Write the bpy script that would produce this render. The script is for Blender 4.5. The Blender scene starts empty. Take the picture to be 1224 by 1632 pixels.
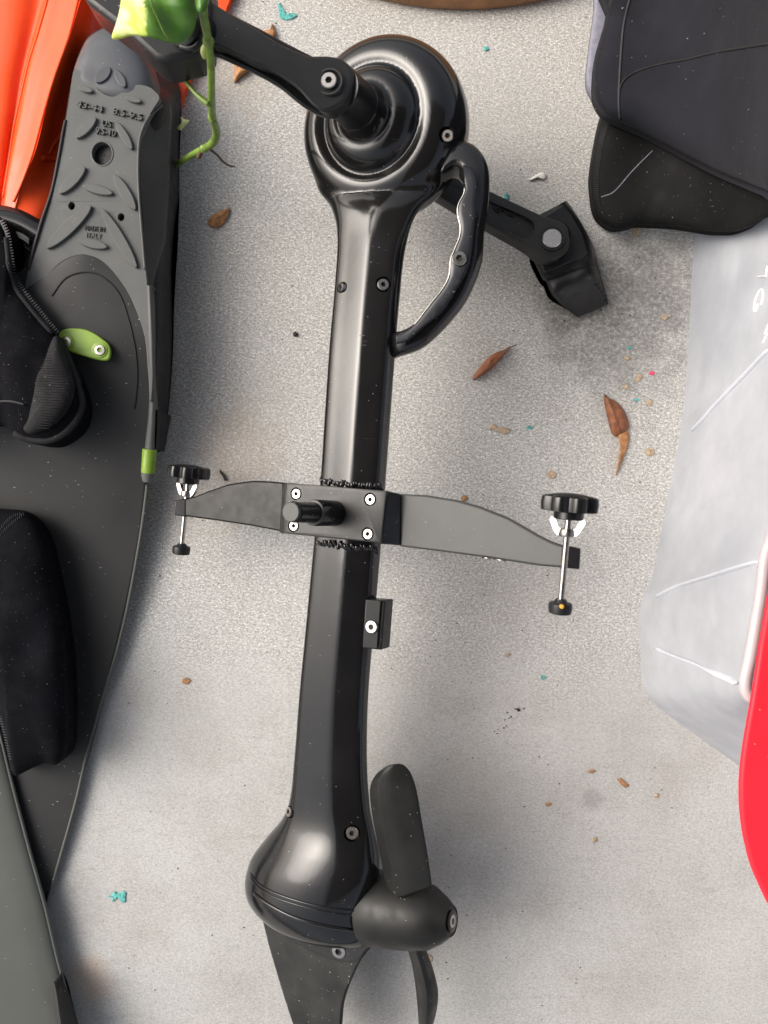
import bpy, bmesh, math, random
from mathutils import Vector, Matrix, noise
from mathutils.geometry import tessellate_polygon

random.seed(7)
R = math.radians
scene = bpy.context.scene
COL = scene.collection

# ------------------------------------------------------------------ camera, sky, sun, exposure
H = 0.72                       # camera height above the concrete, looking straight down
F = 1200.0                     # focal length in photo pixels (photo is 1224 x 1632)
cam_d = bpy.data.cameras.new('camera')
cam = bpy.data.objects.new('camera', cam_d)
COL.objects.link(cam)
cam.location = (0, 0, H)
cam_d.sensor_fit = 'VERTICAL'
cam_d.sensor_height = 36.0
cam_d.lens = 36.0 * F / 1632.0
cam_d.clip_start = 0.01
cam_d.clip_end = 200
cam_d.dof.use_dof = True
cam_d.dof.focus_distance = 0.62
cam_d.dof.aperture_fstop = 9.0
scene.camera = cam

world = bpy.data.worlds.new('World')
scene.world = world
world.use_nodes = True
wn = world.node_tree
bg = wn.nodes['Background']
sky = wn.nodes.new('ShaderNodeTexSky')
sky.sky_type = 'NISHITA'
sky.sun_disc = False
SUN_EL, SUN_AZ = R(38), R(-74)          # azimuth clockwise from +Y (towards the top of the picture)
sky.sun_elevation = SUN_EL
sky.sun_rotation = SUN_AZ
sky.air_density = 1.0
sky.dust_density = 8.0
sky.ozone_density = 0.6
hs = wn.nodes.new('ShaderNodeHueSaturation')          # white overcast: most of the blue taken out of the sky
hs.inputs['Saturation'].default_value = 0.52
wn.links.new(sky.outputs[0], hs.inputs['Color'])
wn.links.new(hs.outputs[0], bg.inputs[0])
bg.inputs[1].default_value = 0.15

sun_d = bpy.data.lights.new('sun', 'SUN')
sun_d.energy = 0.75
sun_d.angle = R(42)
sun_d.color = (1.0, 0.98, 0.95)
sun = bpy.data.objects.new('sun', sun_d)
COL.objects.link(sun)
sdir = Vector((math.sin(SUN_AZ) * math.cos(SUN_EL), math.cos(SUN_AZ) * math.cos(SUN_EL), math.sin(SUN_EL)))
sun.rotation_euler = sdir.to_track_quat('Z', 'Y').to_euler()
sun.location = sdir * 3

scene.view_settings.view_transform = 'Standard'
scene.view_settings.look = 'None'
scene.view_settings.gamma = 1
scene.view_settings.exposure = 0.50

# ------------------------------------------------------------------ helpers
def W(x, y, z=0.0):
    """world point at height z that lies under photo pixel x, y (plan survey of the photograph)"""
    s = (H - z) / F
    return Vector(((x - 612.0) * s, -(y - 816.0) * s, z))

class Mat:
    def __init__(self, name):
        self.m = bpy.data.materials.new(name); self.m.use_nodes = True
        self.n = self.m.node_tree.nodes; self.l = self.m.node_tree.links
        self.b = self.n['Principled BSDF']
        self.tc = self.n.new('ShaderNodeTexCoord')
    def node(self, t, **kw):
        nd = self.n.new(t)
        for k, v in kw.items(): setattr(nd, k, v)
        return nd
    def mapping(self, scale=(1, 1, 1), rot=(0, 0, 0), loc=(0, 0, 0)):
        mp = self.node('ShaderNodeMapping')
        mp.inputs['Scale'].default_value = scale; mp.inputs['Rotation'].default_value = rot
        mp.inputs['Location'].default_value = loc
        self.l.new(self.tc.outputs['Object'], mp.inputs[0]); return mp.outputs[0]
    def noise(self, scale, detail=3, rough=.55, vec=None, dist=0):
        nd = self.node('ShaderNodeTexNoise')
        nd.inputs['Scale'].default_value = scale; nd.inputs['Detail'].default_value = detail
        nd.inputs['Roughness'].default_value = rough; nd.inputs['Distortion'].default_value = dist
        self.l.new(vec if vec else self.tc.outputs['Object'], nd.inputs['Vector']); return nd.outputs['Fac']
    def remap(self, v, a, b, c=0.0, d=1.0, smooth=False):
        nd = self.node('ShaderNodeMapRange')
        if smooth: nd.interpolation_type = 'SMOOTHSTEP'
        for i, x in zip((1, 2, 3, 4), (a, b, c, d)): nd.inputs[i].default_value = x
        self.l.new(v, nd.inputs[0]); return nd.outputs[0]
    def math(self, op, a, b=None):
        nd = self.node('ShaderNodeMath', operation=op)
        for i, x in enumerate((a, b)):
            if x is None: continue
            if isinstance(x, (int, float)): nd.inputs[i].default_value = x
            else: self.l.new(x, nd.inputs[i])
        return nd.outputs[0]
    def mix(self, f, a, b, blend='MIX'):
        nd = self.node('ShaderNodeMix', data_type='RGBA', blend_type=blend)
        for i, x in ((0, f), (6, a), (7, b)):
            if isinstance(x, (int, float)): nd.inputs[i].default_value = x
            elif isinstance(x, tuple): nd.inputs[i].default_value = (*x, 1) if len(x) == 3 else x
            else: self.l.new(x, nd.inputs[i])
        return nd.outputs[2]
    def speck(self, scale, thr, dens, rot=0.6, stretch=2.2):
        """mask of short flecks (lint, pits, painted glints): one per chosen cell"""
        vec = self.mapping((scale, scale * stretch, scale), (0, 0, rot))
        v = self.node('ShaderNodeTexVoronoi'); v.inputs['Scale'].default_value = 1.0
        self.l.new(vec, v.inputs['Vector'])
        sep = self.node('ShaderNodeSeparateColor'); self.l.new(v.outputs['Color'], sep.inputs[0])
        a = self.math('LESS_THAN', v.outputs['Distance'], thr)
        b = self.math('LESS_THAN', sep.outputs[0], dens)
        return self.math('MULTIPLY', a, b)
    def bump(self, h, strength, dist=0.001, prev=None):
        nd = self.node('ShaderNodeBump')
        nd.inputs['Strength'].default_value = strength; nd.inputs['Distance'].default_value = dist
        self.l.new(h, nd.inputs['Height'])
        if prev: self.l.new(prev, nd.inputs['Normal'])
        return nd.outputs[0]
    def set(self, **kw):
        for k, v in kw.items():
            k = {'color': 'Base Color', 'rough': 'Roughness', 'metal': 'Metallic', 'normal': 'Normal',
                 'spec': 'Specular IOR Level', 'coat': 'Coat Weight', 'coatr': 'Coat Roughness',
                 'sheen': 'Sheen Weight', 'trans': 'Transmission Weight', 'ior': 'IOR', 'sheenr': 'Sheen Roughness'}[k]
            s = self.b.inputs[k]
            if isinstance(v, tuple): s.default_value = (*v, 1) if len(v) == 3 else v
            elif isinstance(v, (int, float)): s.default_value = v
            else: self.l.new(v, s)
        return self

def simple(name, col, rough, metal=0.0, spec=.5, var=.25, nscale=25, bscale=0, bstr=0, dust=0.0, dscale=140,
           dthr=.11, sheen=0, rvar=.1, dustcol=(.36, .35, .33)):
    M = Mat(name)
    n = M.noise(nscale, 4)
    lo = tuple(c * (1 - var) for c in col); hi = tuple(min(1, c * (1 + var)) for c in col)
    c = M.mix(M.remap(n, .3, .7), lo, hi)
    rr = M.remap(M.noise(nscale * 3, 4), .3, .7, max(.03, rough - rvar), min(1, rough + rvar))
    if dust > 0:
        s1 = M.speck(dscale, dthr, dust)
        s2 = M.speck(dscale * 2.3, dthr * 1.1, dust * .8, rot=-.4, stretch=1.4)
        s = M.math('MAXIMUM', s1, s2)
        c = M.mix(s, c, dustcol)
        rr = M.math('MAXIMUM', rr, M.math('MULTIPLY', s, .9))
    M.set(color=c, rough=rr, metal=metal, spec=spec)
    if sheen: M.set(sheen=sheen, sheenr=.5)
    if bscale: M.set(normal=M.bump(M.noise(bscale, 3), bstr, .0005))
    return M.m

def gloss_black():
    M = Mat('gloss_black_paint')
    n = M.noise(30, 4)
    film = M.noise(6, 5, .65)
    c = M.mix(M.remap(film, .35, .75), (.006, .006, .007), (.015, .0145, .014))
    # fine scratches
    vec = M.mapping((60, 900, 60), (0, 0, 1.1))
    sc = M.noise(1.0, 2, .5, vec)
    scr = M.math('MULTIPLY', M.remap(sc, .69, .74), M.remap(M.noise(22, 2), .55, .68))
    c = M.mix(M.math('MULTIPLY', scr, .35), c, (.25, .24, .23))
    s = M.math('MAXIMUM', M.speck(150, .075, .05), M.speck(330, .11, .05, -.5, 1.2))
    c = M.mix(s, c, (.30, .29, .27))
    r = M.remap(n, .3, .7, .11, .19)
    r = M.math('MAXIMUM', r, M.math('MULTIPLY', M.math('MAXIMUM', s, scr), .8))
    M.set(color=c, rough=r, spec=.55, normal=M.bump(M.noise(45, 2), .05, .002))
    return M.m

def concrete():
    M = Mat('concrete')
    big = M.noise(3.2, 5, .6)
    mid = M.noise(14, 5, .6)
    pos = M.node('ShaderNodeSeparateXYZ'); M.l.new(M.tc.outputs['Object'], pos.inputs[0])
    c = M.mix(M.remap(big, .32, .68), (.405, .405, .395), (.53, .53, .52))
    c = M.mix(M.remap(mid, .45, .8, 0, .6), c, (.30, .285, .26))
    st = M.noise(1.0, 3, .6, M.mapping((9, 90, 9), (0, 0, -.95)))
    c = M.mix(M.remap(st, .60, .72, 0, .28), c, (.27, .26, .245))          # faint broom strokes
    st2 = M.noise(1.0, 3, .6, M.mapping((120, 8, 9), (0, 0, -.45)))
    c = M.mix(M.remap(st2, .62, .74, 0, .22), c, (.66, .65, .62))
    # warm brown film, strongest towards the top edge of the slab
    warm = M.math('MULTIPLY', M.remap(pos.outputs[1], .0, .5, .0, .6), M.remap(M.noise(5, 4), .3, .7, .5, 1))
    c = M.mix(warm, c, (.50, .455, .395))
    # gritty worn zone (upper) against smooth trowelled zone (lower)
    edge = M.math('ADD', pos.outputs[1], M.remap(M.noise(7, 4), 0, 1, -.14, .14))
    grit = M.remap(edge, -.19, -.10, 0, 1, True)
    vec = M.mapping((330, 560, 330), (0, 0, .5))
    fine = M.math('ADD', M.math('MULTIPLY', M.noise(1.0, 6, .78, vec), .6), M.math('MULTIPLY', M.noise(800, 2, .6), .4))
    fine2 = M.noise(420, 3, .6)
    amp = M.mix(grit, (.5, .5, .5), (1, 1, 1))
    dark = M.math('MULTIPLY', M.remap(fine, .395, .50, 1, 0), M.remap(grit, 0, 1, .42, .80))
    c = M.mix(dark, c, (.20, .19, .175))
    light = M.math('MULTIPLY', M.remap(fine, .50, .59, 0, 1), M.remap(grit, 0, 1, .28, .85))
    c = M.mix(light, c, (.82, .81, .77))
    mott = M.math('ADD', M.math('MULTIPLY', M.remap(fine2, .5, .72), .25), M.math('MULTIPLY', M.remap(M.noise(150, 5, .75), .50, .68), .30))
    c = M.mix(mott, c, (.26, .25, .235))
    # specular glints painted into the colour as pale flecks
    g = M.math('MULTIPLY', M.speck(250, .21, .42, rot=-.5, stretch=2.0), grit)
    c = M.mix(M.math('MULTIPLY', g, .8), c, (.86, .85, .82))
    # tiny dark pits and grit
    p = M.math('MAXIMUM', M.speck(110, .075, .12, rot=.9, stretch=1.3), M.math('MAXIMUM', M.speck(60, .06, .10, rot=.2, stretch=1.1), M.speck(240, .13, .16, rot=.3, stretch=1.5)))
    c = M.mix(M.math('MULTIPLY', p, .7), c, (.10, .095, .09))
    # stains, plus dark patches right of the pedal, with a shape of their own
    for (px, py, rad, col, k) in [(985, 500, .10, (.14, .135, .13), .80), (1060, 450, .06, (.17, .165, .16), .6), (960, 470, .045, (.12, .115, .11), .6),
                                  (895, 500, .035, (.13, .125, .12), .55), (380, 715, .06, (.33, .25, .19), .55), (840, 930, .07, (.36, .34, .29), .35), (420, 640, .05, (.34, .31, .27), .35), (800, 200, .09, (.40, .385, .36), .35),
                                  (320, 800, .06, (.36, .30, .25), .35), (140, 1560, .03, (.48, .33, .22), .6),
                                  (942, 1275, .014, (.22, .215, .21), .6), (240, 1180, .09, (.33, .32, .31), .3),
                                  (750, 1260, .06, (.36, .34, .29), .35), (380, 120, .05, (.36, .28, .2), .4),
                                  (120, 1440, .05, (.30, .285, .27), .45), (700, 1390, .03, (.33, .31, .24), .35),
                                  (1000, 1130, .09, (.31, .305, .30), .35)]:
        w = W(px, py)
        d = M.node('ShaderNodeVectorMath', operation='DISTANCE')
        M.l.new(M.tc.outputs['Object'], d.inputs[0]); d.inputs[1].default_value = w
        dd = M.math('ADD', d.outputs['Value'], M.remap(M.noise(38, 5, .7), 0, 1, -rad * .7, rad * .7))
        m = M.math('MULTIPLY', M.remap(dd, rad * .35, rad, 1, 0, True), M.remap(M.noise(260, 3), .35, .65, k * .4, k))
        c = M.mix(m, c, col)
    h = M.math('ADD', M.math('MULTIPLY', fine, 1.0), M.math('MULTIPLY', fine2, .5))
    b1 = M.node('ShaderNodeBump'); b1.inputs['Distance'].default_value = .0012
    M.l.new(M.remap(grit, 0, 1, .10, .42), b1.inputs['Strength']); M.l.new(h, b1.inputs['Height'])
    M.set(color=c, rough=M.remap(grit, 0, 1, .75, .55), spec=.3, normal=b1.outputs[0])
    return M.m

M_PAINT = gloss_black()
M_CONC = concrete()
M_SATIN = simple('satin_black_metal', (.010, .010, .011), .36, spec=.38, dust=.05, dscale=160, bscale=300, bstr=.05)
M_CRANK = simple('satin_black_crank', (.022, .022, .021), .42, spec=.38, dust=.06, dscale=170, bscale=500, bstr=.06)
M_ARM = simple('worn_black_anodised', (.050, .052, .050), .45, spec=.4, var=.05, nscale=60, dust=.05, dscale=170, rvar=.02)
M_PLATE = simple('dull_black_plate', (.022, .022, .022), .40, spec=.4, var=.2, nscale=40, dust=.08, dscale=190, rvar=.04)
M_PLAST = simple('black_plastic', (.012, .012, .013), .40, spec=.38, dust=.07, dscale=160, bscale=700, bstr=.08)
M_NYLON = simple('prop_nylon', (.013, .013, .0125), .44, spec=.28, var=.25, dust=.06, dscale=150, bscale=900, bstr=.08)
M_KNOB = simple('knob_plastic', (.008, .008, .009), .22, spec=.45, dust=.03, dscale=200)
M_STEEL = simple('stainless_steel', (.42, .40, .375), .30, metal=1, var=.06, nscale=60)
M_DKHOLE = simple('socket_shadow', (.03, .025, .02), .6)
M_SOCKET = simple('socket_dark', (.13, .10, .075), .6, nscale=600)  # dark brown tone for the screw sockets
M_WELD = simple('weld_paint', (.012, .012, .012), .16, spec=.6)
M_FINL = simple('fin_sole_rubber', (.105, .108, .105), .58, spec=.4, var=.10, nscale=18, dust=.10, dscale=150, bscale=600, bstr=.1)
M_FINH = simple('fin_heel_rubber', (.070, .075, .085), .45, spec=.45, var=.18, nscale=25, dust=.12, dscale=140)
M_FIND = simple('fin_side_rubber', (.022, .022, .023), .50, spec=.3, var=.15, dust=.05, dscale=140)
M_BLADE = simple('fin_blade_rubber', (.026, .026, .026), .50, spec=.38, var=.22, nscale=9, dust=.11, dscale=130)
M_BLADE2 = simple('fin_blade_olive', (.075, .080, .073), .50, spec=.42, var=.12, nscale=8, dust=.08, dscale=110)
M_GREEN = simple('lime_plastic', (.22, .36, .035), .40, var=.15, nscale=60)
M_ORANGE = simple('orange_plastic', (.93, .085, .012), .34, spec=.35, var=.07, nscale=12, dust=.02, dscale=90)
M_NEO = simple('black_neoprene', (.0045, .0045, .0065), .9, spec=.10, var=.3, nscale=30, dust=.20, dscale=230, dthr=.08, bscale=900, bstr=.3)
M_NEOR = simple('ribbed_neoprene', (.017, .017, .018), .75, spec=.2, var=.25, nscale=60, dust=.1, dscale=200, bscale=1200, bstr=.4)
M_NAVY = simple('navy_neoprene', (.0165, .0168, .0215), .9, spec=.10, var=.18, nscale=18, dust=.035, dscale=150, dthr=.10, bscale=900, bstr=.25, sheen=.03)
M_NEOG = simple('black_smooth_neoprene', (.009, .009, .009), .7, spec=.12, var=.2, nscale=20, dust=.10, dscale=210, dthr=.1, bscale=900, bstr=.2)
M_LINING = simple('lavender_lining', (.22, .22, .27), .9, spec=.2, var=.15, nscale=200)
M_STITCH = simple('stitch_thread', (.035, .035, .038), .8)
M_STITCHD = simple('stitch_black', (.006, .006, .007), .8)
M_WHITE = simple('white_strap', (.75, .74, .68), .5, var=.08, nscale=200)
M_RED = simple('red_plastic', (.80, .022, .040), .45, spec=.3, var=.08, nscale=9, dust=.08, dscale=120, bscale=300, bstr=.1)
M_WOOD = simple('brown_wood', (.30, .145, .06), .55, var=.3, nscale=60)
M_LEAFD = simple('dry_leaf', (.235, .085, .038), .6, var=.4, nscale=160, bscale=400, bstr=.3)
M_LEAFO = simple('dry_leaf_orange', (.42, .20, .075), .6, var=.4, nscale=200, bscale=400, bstr=.3)
M_STEM = simple('pothos_stem', (.15, .235, .04), .42, var=.35, nscale=90, bscale=200, bstr=.2)
M_ROOT = simple('root_brown', (.10, .055, .025), .8, var=.3, nscale=300)
M_TEAL = simple('teal_chip', (.12, .40, .37), .8, spec=.15, var=.5, nscale=500)
M_PINK = simple('pink_chip', (.75, .06, .14), .6)
M_TAN = simple('tan_chip', (.44, .34, .24), .9, spec=.1, var=.4, nscale=500)
M_RUSTY = simple('rusty_crumb', (.34, .19, .10), .9, spec=.1, var=.5, nscale=700)
M_DARKBIT = simple('dark_bit', (.03, .025, .022), .8)
M_PALE = simple('pale_bit', (.75, .73, .68), .8)
M_INK = simple('white_ink', (.80, .80, .82), .5, var=.05)

def tub_material(name='cloudy_plastic', lo=.72, hi=.86, gain=1.0):
    M = Mat(name)
    M.n.remove(M.b)
    out = M.n['Material Output']
    tr = M.node('ShaderNodeBsdfTransparent'); tr.inputs[0].default_value = (.93, .94, .96, 1)
    df = M.node('ShaderNodeBsdfDiffuse')
    tl = M.node('ShaderNodeBsdfTranslucent')
    gl = M.node('ShaderNodeBsdfGlossy'); gl.inputs['Roughness'].default_value = .32
    vec = M.mapping((60, 60, 60))
    c = M.mix(M.remap(M.noise(9, 4), .3, .7), (.47, .49, .535), (.60, .615, .65))
    c = M.mix(M.remap(M.noise(1.0, 3, .6, M.mapping((70, 9, 12), (0, 0, .7))), .58, .72, 0, .5), c, (.66, .68, .72))
    c = M.mix(M.math('MULTIPLY', M.speck(120, .1, .1), .4), c, (.75, .75, .75))
    if gain != 1: c = M.mix(1.0, c, (gain, gain, gain), 'MULTIPLY')
    M.l.new(c, df.inputs[0]); M.l.new(c, tl.inputs[0])
    m1 = M.node('ShaderNodeMixShader'); m1.inputs[0].default_value = .10
    M.l.new(df.outputs[0], m1.inputs[1]); M.l.new(tl.outputs[0], m1.inputs[2])
    m2 = M.node('ShaderNodeMixShader')
    M.l.new(M.remap(M.noise(30, 5, .6), .3, .7, lo, hi), m2.inputs[0])
    M.l.new(tr.outputs[0], m2.inputs[1]); M.l.new(m1.outputs[0], m2.inputs[2])
    m3 = M.node('ShaderNodeMixShader'); m3.inputs[0].default_value = .10
    M.l.new(m2.outputs[0], m3.inputs[1]); M.l.new(gl.outputs[0], m3.inputs[2])
    M.l.new(m3.outputs[0], out.inputs[0])
    return M.m
M_TUB = tub_material(); M_TUB2 = tub_material('cloudy_rib_plastic', .65, .80, 1.55)
M_TUBRIM = simple('cloudy_rim_plastic', (.46, .41, .42), .35, var=.05)

def pothos_material():
    M = Mat('pothos_leaf')
    n = M.noise(26, 4, .6, M.mapping((1, 2.2, 1), (0, 0, .3)), .6)
    g = M.mix(M.remap(M.noise(60, 3), .3, .7), (.055, .155, .020), (.12, .255, .035))
    pos = M.node('ShaderNodeSeparateXYZ'); M.l.new(M.tc.outputs['Object'], pos.inputs[0])
    a = W(205, 40, .27).x; b = W(245, 40, .27).x
    left = M.remap(pos.outputs[0], a, b, .42, -.12)
    k = M.math('ADD', n, left)
    pale = M.mix(M.remap(M.noise(80, 3), .4, .65), (.50, .60, .09), (.78, .80, .42))
    c = M.mix(M.remap(k, .60, .66), g, pale)
    M.set(color=c, rough=.36, spec=.4, normal=M.bump(M.math('ADD', M.noise(70, 3), M.math('MULTIPLY', M.noise(1.0, 2, .5, M.mapping((30, 260, 30), (0, 0, .9))), .6)), .35, .002))
    return M.m
M_POTHOS = pothos_material()

# ---- object plumbing
def link(o, parent=None, label=None):
    COL.objects.link(o)
    if parent is not None:
        o.parent = parent
        if parent.type == 'EMPTY':
            o.matrix_parent_inverse = Matrix.Translation(parent.location).inverted()
    if label: o['label'] = label
    return o

def mesh_obj(name, verts, faces, mat, parent=None, smooth=True, label=None, stuff=False, fix=True):
    me = bpy.data.meshes.new(name)
    me.from_pydata([tuple(v) for v in verts], [], faces)
    me.validate()
    if fix:
        bm = bmesh.new(); bm.from_mesh(me)
        bmesh.ops.remove_doubles(bm, verts=bm.verts, dist=1e-6)
        bmesh.ops.recalc_face_normals(bm, faces=bm.faces)
        bm.to_mesh(me); bm.free()
    if mat: me.materials.append(mat)
    for p in me.polygons: p.use_smooth = smooth
    o = bpy.data.objects.new(name, me)
    link(o, parent, label)
    if stuff: o['kind'] = 'stuff'
    return o

def tag(o, label, cat, group=None):
    o['label'] = label; o['category'] = cat
    if group: o['group'] = group
    return o

def thing(name, loc, label, cat, group=None):
    o = bpy.data.objects.new(name, None); o.empty_display_size = .02
    COL.objects.link(o); o.location = loc
    return tag(o, label, cat, group)

def bevel(o, w, seg=2, ang=35):
    m = o.modifiers.new('bevel', 'BEVEL'); m.width = w; m.segments = seg
    m.limit_method = 'ANGLE'; m.angle_limit = R(ang); m.harden_normals = False
    return o

def shade_auto(o, ang=38):
    me = o.data
    bm = bmesh.new(); bm.from_mesh(me)
    for e in bm.edges:
        if len(e.link_faces) == 2 and e.calc_face_angle(0) > R(ang): e.smooth = False
        else: e.smooth = True
    bm.to_mesh(me); bm.free()
    return o

def bake(o):
    """apply the modifiers of o"""
    dg = bpy.context.evaluated_depsgraph_get()
    me = bpy.data.meshes.new_from_object(o.evaluated_get(dg))
    o.modifiers.clear(); o.data = me
    return o

def cut(o, cutters):
    for c in cutters:
        m = o.modifiers.new('cut', 'BOOLEAN'); m.operation = 'DIFFERENCE'; m.object = c; m.solver = 'EXACT'
    bpy.context.view_layer.update()
    bake(o)
    for c in cutters:
        bpy.data.objects.remove(c, do_unlink=True)
    return o

def crspline(pts, n, closed=False):
    """Catmull-Rom resample of a list of tuples/Vectors of any dimension; n points per span"""
    P = [tuple(p) for p in pts]; out = []; m = len(P)
    spans = m if closed else m - 1
    for i in range(spans):
        if closed: p0, p1, p2, p3 = P[(i - 1) % m], P[i], P[(i + 1) % m], P[(i + 2) % m]
        else: p0, p1, p2, p3 = P[max(i - 1, 0)], P[i], P[i + 1], P[min(i + 2, m - 1)]
        for k in range(n):
            t = k / n
            out.append(tuple(.5 * (2 * b + (c - a) * t + (2 * a - 5 * b + 4 * c - d) * t * t + (3 * b - a - 3 * c + d) * t ** 3)
                             for a, b, c, d in zip(p0, p1, p2, p3)))
    if not closed: out.append(P[-1])
    return out

def prism(name, pts, depth, mat, parent=None, z=None, off=None, bev=0, label=None, smooth_n=0, seg=2):
    """flat outline (photo px + height) as a solid plate: depth below (or along off)"""
    if smooth_n: pts = crspline(pts, smooth_n, True)
    top = [W(p[0], p[1], (p[2] if len(p) > 2 else z)) for p in pts]
    o3 = off * depth if off is not None else Vector((0, 0, -depth))
    bot = [v + o3 for v in top]
    n = len(top)
    faces = [tuple(range(n)), tuple(range(2 * n - 1, n - 1, -1))]
    faces += [(i, (i + 1) % n, n + (i + 1) % n, n + i) for i in range(n)]
    o = mesh_obj(name, top + bot, faces, mat, parent, True, label)
    shade_auto(o, 30)
    if bev: bevel(o, bev, seg)
    return o

def tube(name, path, rad, mat, parent=None, n=10, label=None, stuff=False, cap=True, spl=0, squash=None):
    P = [Vector(p) for p in path]
    if not isinstance(rad, (list, tuple)): rad = [rad] * len(P)
    if spl:
        q = crspline([(*p, r) for p, r in zip(P, rad)], spl)
        P = [Vector(a[:3]) for a in q]; rad = [a[3] for a in q]
    verts, faces = [], []
    up = Vector((0, 0, 1))
    for i, p in enumerate(P):
        t = (P[min(i + 1, len(P) - 1)] - P[max(i - 1, 0)]).normalized()
        a = t.cross(up)
        if a.length < 1e-3: a = t.cross(Vector((0, 1, 0)))
        a.normalize(); b = a.cross(t).normalized()
        for k in range(n):
            th = 2 * math.pi * k / n
            s = squash or 1
            verts.append(p + (a * math.cos(th) + b * math.sin(th) * s) * rad[i])
    for i in range(len(P) - 1):
        for k in range(n):
            faces.append((i * n + k, i * n + (k + 1) % n, (i + 1) * n + (k + 1) % n, (i + 1) * n + k))
    if cap:
        faces.append(tuple(range(n))); faces.append(tuple((len(P) - 1) * n + k for k in reversed(range(n))))
    return mesh_obj(name, verts, faces, mat, parent, True, label, stuff)

def frame(axis, ref=Vector((0, 1, 0))):
    z = axis.normalized()
    x = ref.cross(z)
    if x.length < 1e-4: x = Vector((1, 0, 0)).cross(z)
    x.normalize(); y = z.cross(x)
    return Matrix((x, y, z)).transposed().to_4x4()

def lathe_data(profile, n=40, shape=None):
    """profile: (radius, height) from bottom to top; returns verts, faces in local frame"""
    verts, faces = [], []
    for r, h in profile:
        for k in range(n):
            th = 2 * math.pi * k / n
            rr = r * (shape(th) if shape else 1)
            verts.append(Vector((rr * math.cos(th), rr * math.sin(th), h)))
    for i in range(len(profile) - 1):
        for k in range(n):
            faces.append((i * n + k, i * n + (k + 1) % n, (i + 1) * n + (k + 1) % n, (i + 1) * n + k))
    faces.append(tuple(reversed(range(n))))
    faces.append(tuple((len(profile) - 1) * n + k for k in range(n)))
    return verts, faces

def lathe(name, origin, axis, profile, mat, parent=None, n=40, shape=None, label=None, ang=38, local=False):
    v, f = lathe_data(profile, n, shape)
    if not local:
        Mx = Matrix.Translation(origin) @ frame(axis)
        v = [Mx @ p for p in v]
    o = mesh_obj(name, v, f, mat, parent, True, label)
    return shade_auto(o, ang)

def grid(name, rows, mat, parent=None, nu=6, nv=6, base=None, thick=0, label=None, amp=0, ascale=20, seed=0, ang=60, raw=False):
    """surface through rows of (px,py,z); with base: closed down to that height"""
    rr = [crspline([tuple(p) if raw else tuple(W(*p)) for p in r], nu) for r in rows]
    cols = list(zip(*rr))
    cols = [crspline(c, nv) for c in cols]
    g = list(zip(*cols))
    nr, nc = len(g), len(g[0])
    verts = []
    for i, r in enumerate(g):
        for j, p in enumerate(r):
            v = Vector(p)
            if amp:
                fade = min(1, 4 * min(i / nr, 1 - (i + 1) / nr, j / nc, 1 - (j + 1) / nc) + .15)
                v.z += amp * fade * noise.noise(Vector((v.x, v.y * .6, seed)) * ascale)
            verts.append(v)
    faces = [(i * nc + j, i * nc + j + 1, (i + 1) * nc + j + 1, (i + 1) * nc + j) for i in range(nr - 1) for j in range(nc - 1)]
    if base is not None:
        k = len(verts)
        verts += [Vector((v.x, v.y, min(base, v.z - .0005))) for v in verts]
        faces += [tuple(k + a for a in reversed(f)) for f in faces]
        loop = [(0, j) for j in range(nc)] + [(i, nc - 1) for i in range(1, nr)] + \
               [(nr - 1, j) for j in range(nc - 2, -1, -1)] + [(i, 0) for i in range(nr - 2, 0, -1)]
        ids = [i * nc + j for i, j in loop]
        for a, b in zip(ids, ids[1:] + ids[:1]): faces.append((a, b, k + b, k + a))
    o = mesh_obj(name, verts, faces, mat, parent, True, label)
    if thick:
        m = o.modifiers.new('solid', 'SOLIDIFY'); m.thickness = thick; m.offset = -1
    shade_auto(o, ang)
    return o

def puff(name, outline, z_edge, z_top, mat, parent=None, power=2.5, n=4, rings=14, base=None, label=None, amp=0,
         ascale=20, seed=0, centre=None, zfun=None):
    """inflated cushion from a photo outline"""
    pts = crspline(outline, n, True) if n > 1 else [tuple(p) for p in outline]
    cx = centre[0] if centre else sum(p[0] for p in pts) / len(pts)
    cy = centre[1] if centre else sum(p[1] for p in pts) / len(pts)
    m = len(pts); verts, faces = [], []
    def zz(x, y, r):
        z = z_edge + (z_top - z_edge) * (max(0, 1 - r ** power)) ** (1 / power)
        if zfun: z += zfun(x, y)
        if amp:
            w = W(x, y, 0); z += amp * (1 - r ** 3) * noise.noise(Vector((w.x, w.y, seed)) * ascale)
        return z
    for k in range(rings):
        r = math.cos(math.pi / 2 * k / rings) if power < 3.5 else 1 - (k / rings) ** 1.6
        r = max(r, .02)
        for (x, y) in pts:
            X, Y = cx + (x - cx) * r, cy + (y - cy) * r
            verts.append(W(X, Y, zz(X, Y, r if k else 1)))
    c = len(verts); verts.append(W(cx, cy, zz(cx, cy, 0)))
    for k in range(rings - 1):
        for i in range(m):
            faces.append((k * m + i, k * m + (i + 1) % m, (k + 1) * m + (i + 1) % m, (k + 1) * m + i))
    for i in range(m): faces.append(((rings - 1) * m + i, (rings - 1) * m + (i + 1) % m, c))
    b = z_edge - .001 if base is None else base
    k0 = len(verts)
    for i in range(m):
        v = verts[i]; verts.append(Vector((v.x, v.y, b if not zfun else b + zfun(*pts[i]))))
    for i in range(m): faces.append((i, k0 + i, k0 + (i + 1) % m, (i + 1) % m))
    if not zfun: faces.append(tuple(k0 + i for i in range(m)))
    return mesh_obj(name, verts, faces, mat, parent, True, label)

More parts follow.
